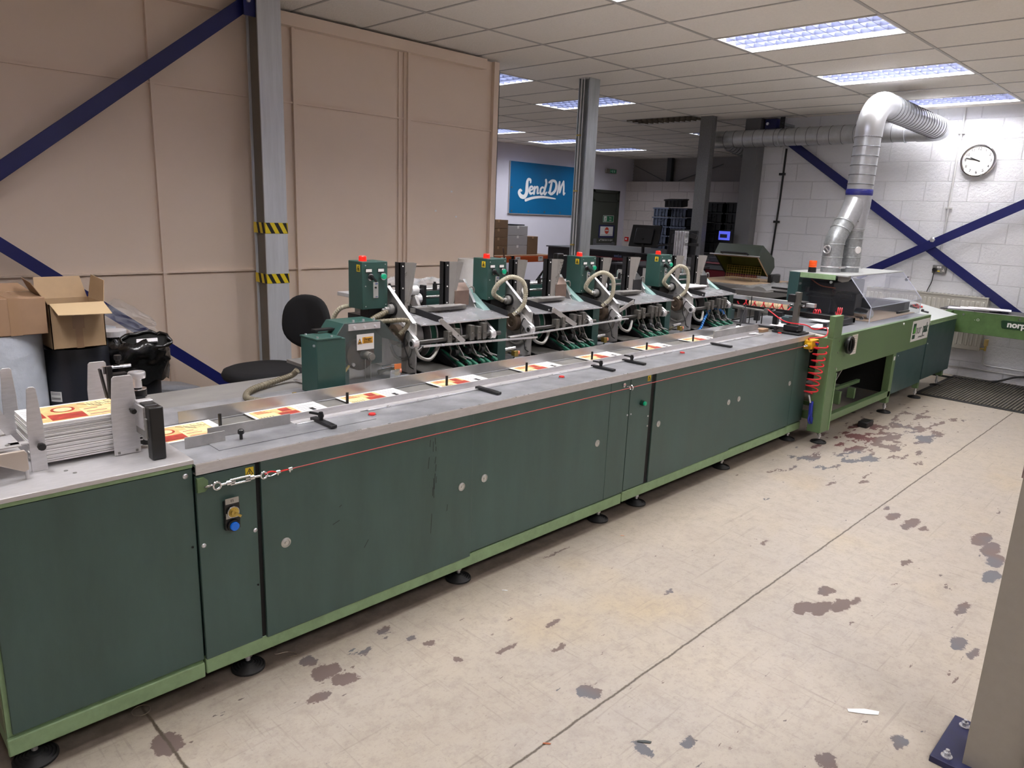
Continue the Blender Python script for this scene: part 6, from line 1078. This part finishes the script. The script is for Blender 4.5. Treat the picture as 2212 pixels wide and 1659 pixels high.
tpart('back_stem', t, M_plastic_b, lambda m: m.tube(bez([(2.37,4.12,.90),(2.36,4.11,.76),(2.30,4.10,.66),(2.15,4.08,.61)], 5), .02, 8)); tpart('seat_plate', t, M_plastic_b, lambda m: m.box(1.92,2.12,3.98,4.16,.595,.63)); tpart('gas_column', t, M_black, lambda m: m.cyl((2.02,4.08,.12),(2.02,4.08,.6), .03, .022, 14)); tpart('seat_label', t, M_white, lambda m: m.box(2.06,2.16,3.86,3.87,.60,.62))
for k in range(5):
    a = math.radians(72*k+20); e = (2.02+.28*math.cos(a), 4.08+.28*math.sin(a), .07); b_ = tpart('base_leg', t, M_plastic_b, lambda m: m.bar((2.02,4.08,.11), e, .05, .03)); tpart('castor', b_, M_plastic_b, lambda m: m.cyl((e[0]-.02,e[1],.03),(e[0]+.02,e[1],.03), .03, n=14))

# ---------------------------------------------------------------- rolls, boxes and sacks behind the magazine
mb = MB().box(.30,1.75,3.75,4.6,0,.12); tag(build('pallet', mb, M_card_d), 'wooden pallet under the film rolls', 'pallet')
t = T('film_roll', 'tall roll wrapped in white film at the left edge', 'roll', (.66, 4.0, .12)); tpart('wrapped_roll', t, M_film_w, lambda m: m.cyl((.66,4.02,.12),(.66,4.02,1.045), .185, n=40)); 
t = T('film_roll', 'thick roll wrapped in black film under the open cardboard box', 'roll', (.99, 4.06, .12)); tpart('wrapped_roll', t, M_film_b, lambda m: m.lathe((.985,4.06,.12), [(.15,0),(.155,.8),(.152,.825),(.12,.838),(0,.84)], n=40), smooth=.8); tpart('shipping_label', t, M_white, lambda m: m.add([(.985+.1565*math.cos(a), 4.06+.1565*math.sin(a), z) for z in (.69,.74) for a in (-2.62,-2.5,-2.38,-2.26)], [(0,1,5,4),(1,2,6,5),(2,3,7,6)])); tpart('label_print', t, M_ink, lambda m: [m.add([(.985+.157*math.cos(a), 4.06+.157*math.sin(a), z+dz) for dz in (0,.002) for a in (-2.6,-2.5,-2.4,-2.3)], [(0,1,5,4),(1,2,6,5),(2,3,7,6)]) for z in (.70,.704,.708,.725,.732)] and None)
def bx_(par, nm, mt, pts, ext): return tpart(nm, par, mt, lambda m: m.prism(pts, ext))
t = T('cardboard_box', 'open empty cardboard box with raised flaps on the black roll', 'box', (.97, 3.97, .962))
x0,x1,y0,y1,z0,z1 = .853,1.083,3.86,4.10,.962,1.176
B('box_wall', t, M_card, (x0,x1,y0,y0+.004,z0,z1), (x0,x1,y1-.004,y1,z0,z1), (x0,x0+.004,y0,y1,z0,z1), (x1-.004,x1,y0,y1,z0,z1), (x0,x1,y0,y1,z0,z0+.004))
M_card_in = mat('cardboard_inside', (200,174,136), .75)
bx_(t, 'front_flap', M_card_in, [(x0+.003,y0,z1),(x1,y0,z1),(x1+.006,y0-.10,z1-.045),(x0+.012,y0-.10,z1-.04)], (0,0,.003))
bx_(t, 'rear_flap', M_card, [(x0,y1,z1),(x1-.005,y1,z1),(x1-.02,y1+.04,z1+.10),(x0+.01,y1+.04,z1+.10)], (0,.003,0))
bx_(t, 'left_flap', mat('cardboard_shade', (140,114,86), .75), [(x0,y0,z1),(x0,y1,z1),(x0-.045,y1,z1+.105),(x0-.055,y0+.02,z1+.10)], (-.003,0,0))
bx_(t, 'right_flap', M_card, [(x1,y0,z1),(x1,y1,z1),(x1+.02,y1,z1+.11),(x1+.015,y0+.02,z1+.10)], (.003,0,0))
tpart('tape_patch', t, M_tape, lambda m: m.box(x0+.09,x0+.14,y0-.0008,y0,z1-.12,z1-.06).box(x0+.1,x0+.13,y0-.0006,y0,z0,z1))
t = T('cardboard_box', 'closed reddish-brown cardboard box on the white roll', 'box', (.68, 3.95, 1.047)); B('box_body', t, M_card2, (.50,.835,3.83,4.1,1.048,1.215), bevel=.003); B('tape_strip', t, M_tape, (.69,.735,3.829,3.8305,1.048,1.215), (.69,.735,3.83,4.1,1.215,1.2165)); bx_(t, 'lid_flap', M_card2, [(.50,4.1,1.216),(.835,4.1,1.216),(.80,4.16,1.25),(.5,4.16,1.25)], (0,.003,0))
t = T('waste_bin', 'black bin lined with a bulging black bag beside the black roll', 'bin', (1.27, 4.12, .12)); tpart('bin_body', t, mat('bin_plastic', (34,36,42), .5), lambda m: m.cyl((1.27,4.12,.12),(1.27,4.12,.86), .125, .135, 36))
def bagmesh(m, c, prof, seed, n=40, amp=.1):
    rnd = random.Random(seed); o = len(m.v); K = len(prof)
    wob = [rnd.uniform(0,6.28) for _ in range(6)]
    for j, (r, h) in enumerate(prof):
        for i in range(n):
            a = 2*math.pi*i/n; q = 1+amp*(.5*math.sin(3*a+wob[0]+j*.6)+.35*math.sin(7*a+wob[1]-j*1.1)+.3*math.sin(12*a+wob[2]+j*2)+.4*(rnd.random()-.5)); m.v.append(V((c[0]+r*q*1.08*math.cos(a), c[1]+r*q*math.sin(a), c[2]+h+.012*math.sin(2*a+wob[3])+.008*math.sin(9*a+j))))
    for j in range(K-1):
        for i in range(n): m.f.append([o+j*n+i, o+j*n+(i+1) % n, o+(j+1)*n+(i+1) % n, o+(j+1)*n+i]); m.m.append(0)
tpart('bin_liner', t, M_bag, lambda m: bagmesh(m, (1.28,4.08,.80), [(.135,-.08),(.137,-.03),(.145,.0),(.14,.02),(.152,.035),(.148,.06),(.158,.075),(.150,.10),(.148,.115),(.12,.145),(.105,.13),(.10,.09),(.085,.05)], 3, 64, .07), smooth=2.0)
rn_ = random.Random(11); nb = V((-.42,-.66,.62)).normalized(); ub = nb.cross(V((0,0,1))).normalized(); wb = nb.cross(ub)
rim_ = [V((1.315,4.0,.925))+ub*(.118+.014*rn_.uniform(-1,1))*math.cos(a)+wb*(.05+.012*rn_.uniform(-1,1))*math.sin(a)+nb*(.04+.008*rn_.uniform(-1,1)) for a in [2*math.pi*k/26 for k in range(26)]]
tpart('bag_rim', t, M_bag, lambda m: m.tube(rim_, [.005+.009*rn_.random() for _ in rim_], 8, closed=True), smooth=2.0)
tpart('bag_opening', t, M_dark, lambda m: m.add([p-nb*.012 for p in rim_], [tuple(range(26))])); tpart('white_waste', t, M_paper, lambda m: m.bar(V((1.27,4.0,.925))+nb*.035, V((1.36,3.96,.93))+nb*.035, .02, .014, tuple(nb)))
mb = MB().cyl((1.20,4.16,.955),(1.20,4.16,.985), .06, .065, 24); tag(build('paper_waste', mb, M_paper, smooth=.5), 'white paper cup rim showing behind the black bag', 'waste')
mb = MB(); rnd = random.Random(21); n = 12; vs = []
for j in range(n+1):
    for i in range(n+1): u, v_ = i/n, j/n; vs.append((1.16+.34*u+rnd.uniform(-.008,.008), 4.42+.10*math.sin(5*u)*.3+rnd.uniform(-.02,.02), .92+.20*v_*(1-abs(u-.45)*1.25)+rnd.uniform(-.006,.006)))
mb.add(vs, [(j*(n+1)+i, j*(n+1)+i+1, (j+1)*(n+1)+i+1, (j+1)*(n+1)+i) for j in range(n) for i in range(n)])
build_ = build('clear_wrap', mb, M_clear, smooth=.5); tag(build_, 'crinkled clear film standing up behind the black bag', 'plastic film')
t = T('film_roll', 'white wrapped roll mostly hidden behind the black bag', 'roll', (1.18,4.46,.12)); tpart('wrapped_roll', t, M_film_w, lambda m: m.cyl((1.18,4.46,.12),(1.18,4.46,.955), .12, n=32))
mb = MB().obox((1.58,4.62,.50), (.20,.06,-.05), (-.03,.12,0), (.02,0,.055)); tag(build('film_sack', mb, mat('grey_sack', (130,132,138), .4, bump=.5, bscale=30), None, .03), 'grey and orange plastic sack slumped under the blue brace', 'sack')
mb = MB().box(1.3,1.75,4.62,4.9,.0,.42); tag(build('carton', mb, M_card_d), 'dull carton under the grey sack', 'box')

# ---------------------------------------------------------------- small things on the floor
mb = MB().ring((.655,2.33,.004),(0,0,1), .028, .0016, 30, k=6); tag(build('wire_ring', mb, mat('wire', (150,138,122), .35, .6)), 'wire ring lying on the floor joint below the magazine cabinet', 'ring')
mb = MB().tube(bez([(1.10,2.37,.004),(1.13,2.40,.004),(1.16,2.36,.004),(1.135,2.33,.004),(1.18,2.31,.004),(1.20,2.27,.004),(1.16,2.28,.004)], 6), .0012, 5); tag(build('wire_twist', mb, mat('wire', (150,138,122), .35, .6)), 'twisted wire on the floor behind the second levelling foot', 'wire')
for k, (a, b_, s, an, mt, l) in enumerate(((2.51,.66,.042,.4,M_paper,'scrap of torn white film on the floor near the taupe post'),(2.135,2.10,.010,.2,M_paper,'tiny white paper scrap on the floor beside the conveyor foot'),(1.63,1.43,.0,0,M_paper,''),(1.555,1.31,.01,.5,mat('rust_scrap', (168,96,62), .7),'small rust coloured scrap at the bottom of the floor joint'),(3.02,2.10,.008,.9,mat('peach_scrap', (226,170,140), .7),'tiny peach scrap on the floor under the conveyor front'),(1.80,1.10,.018,.2,mat('dark_scrap', (70,74,74), .7),'square dark flake on the floor right of the joint'))):
    if not s: continue
    mb = MB().prism([(a-s,b_+s*.9,.0015),(a-s*.7,b_+s*1.1,.0015),(a+s*.4,b_+s*.1,.0015),(a+s,b_-s*.9,.0015),(a+s*.5,b_-s*1.0,.0015),(a-s*.2,b_-s*.2,.0015)], (0,0,.0015)); tag(build('floor_scrap', mb, mt), l, 'scrap')
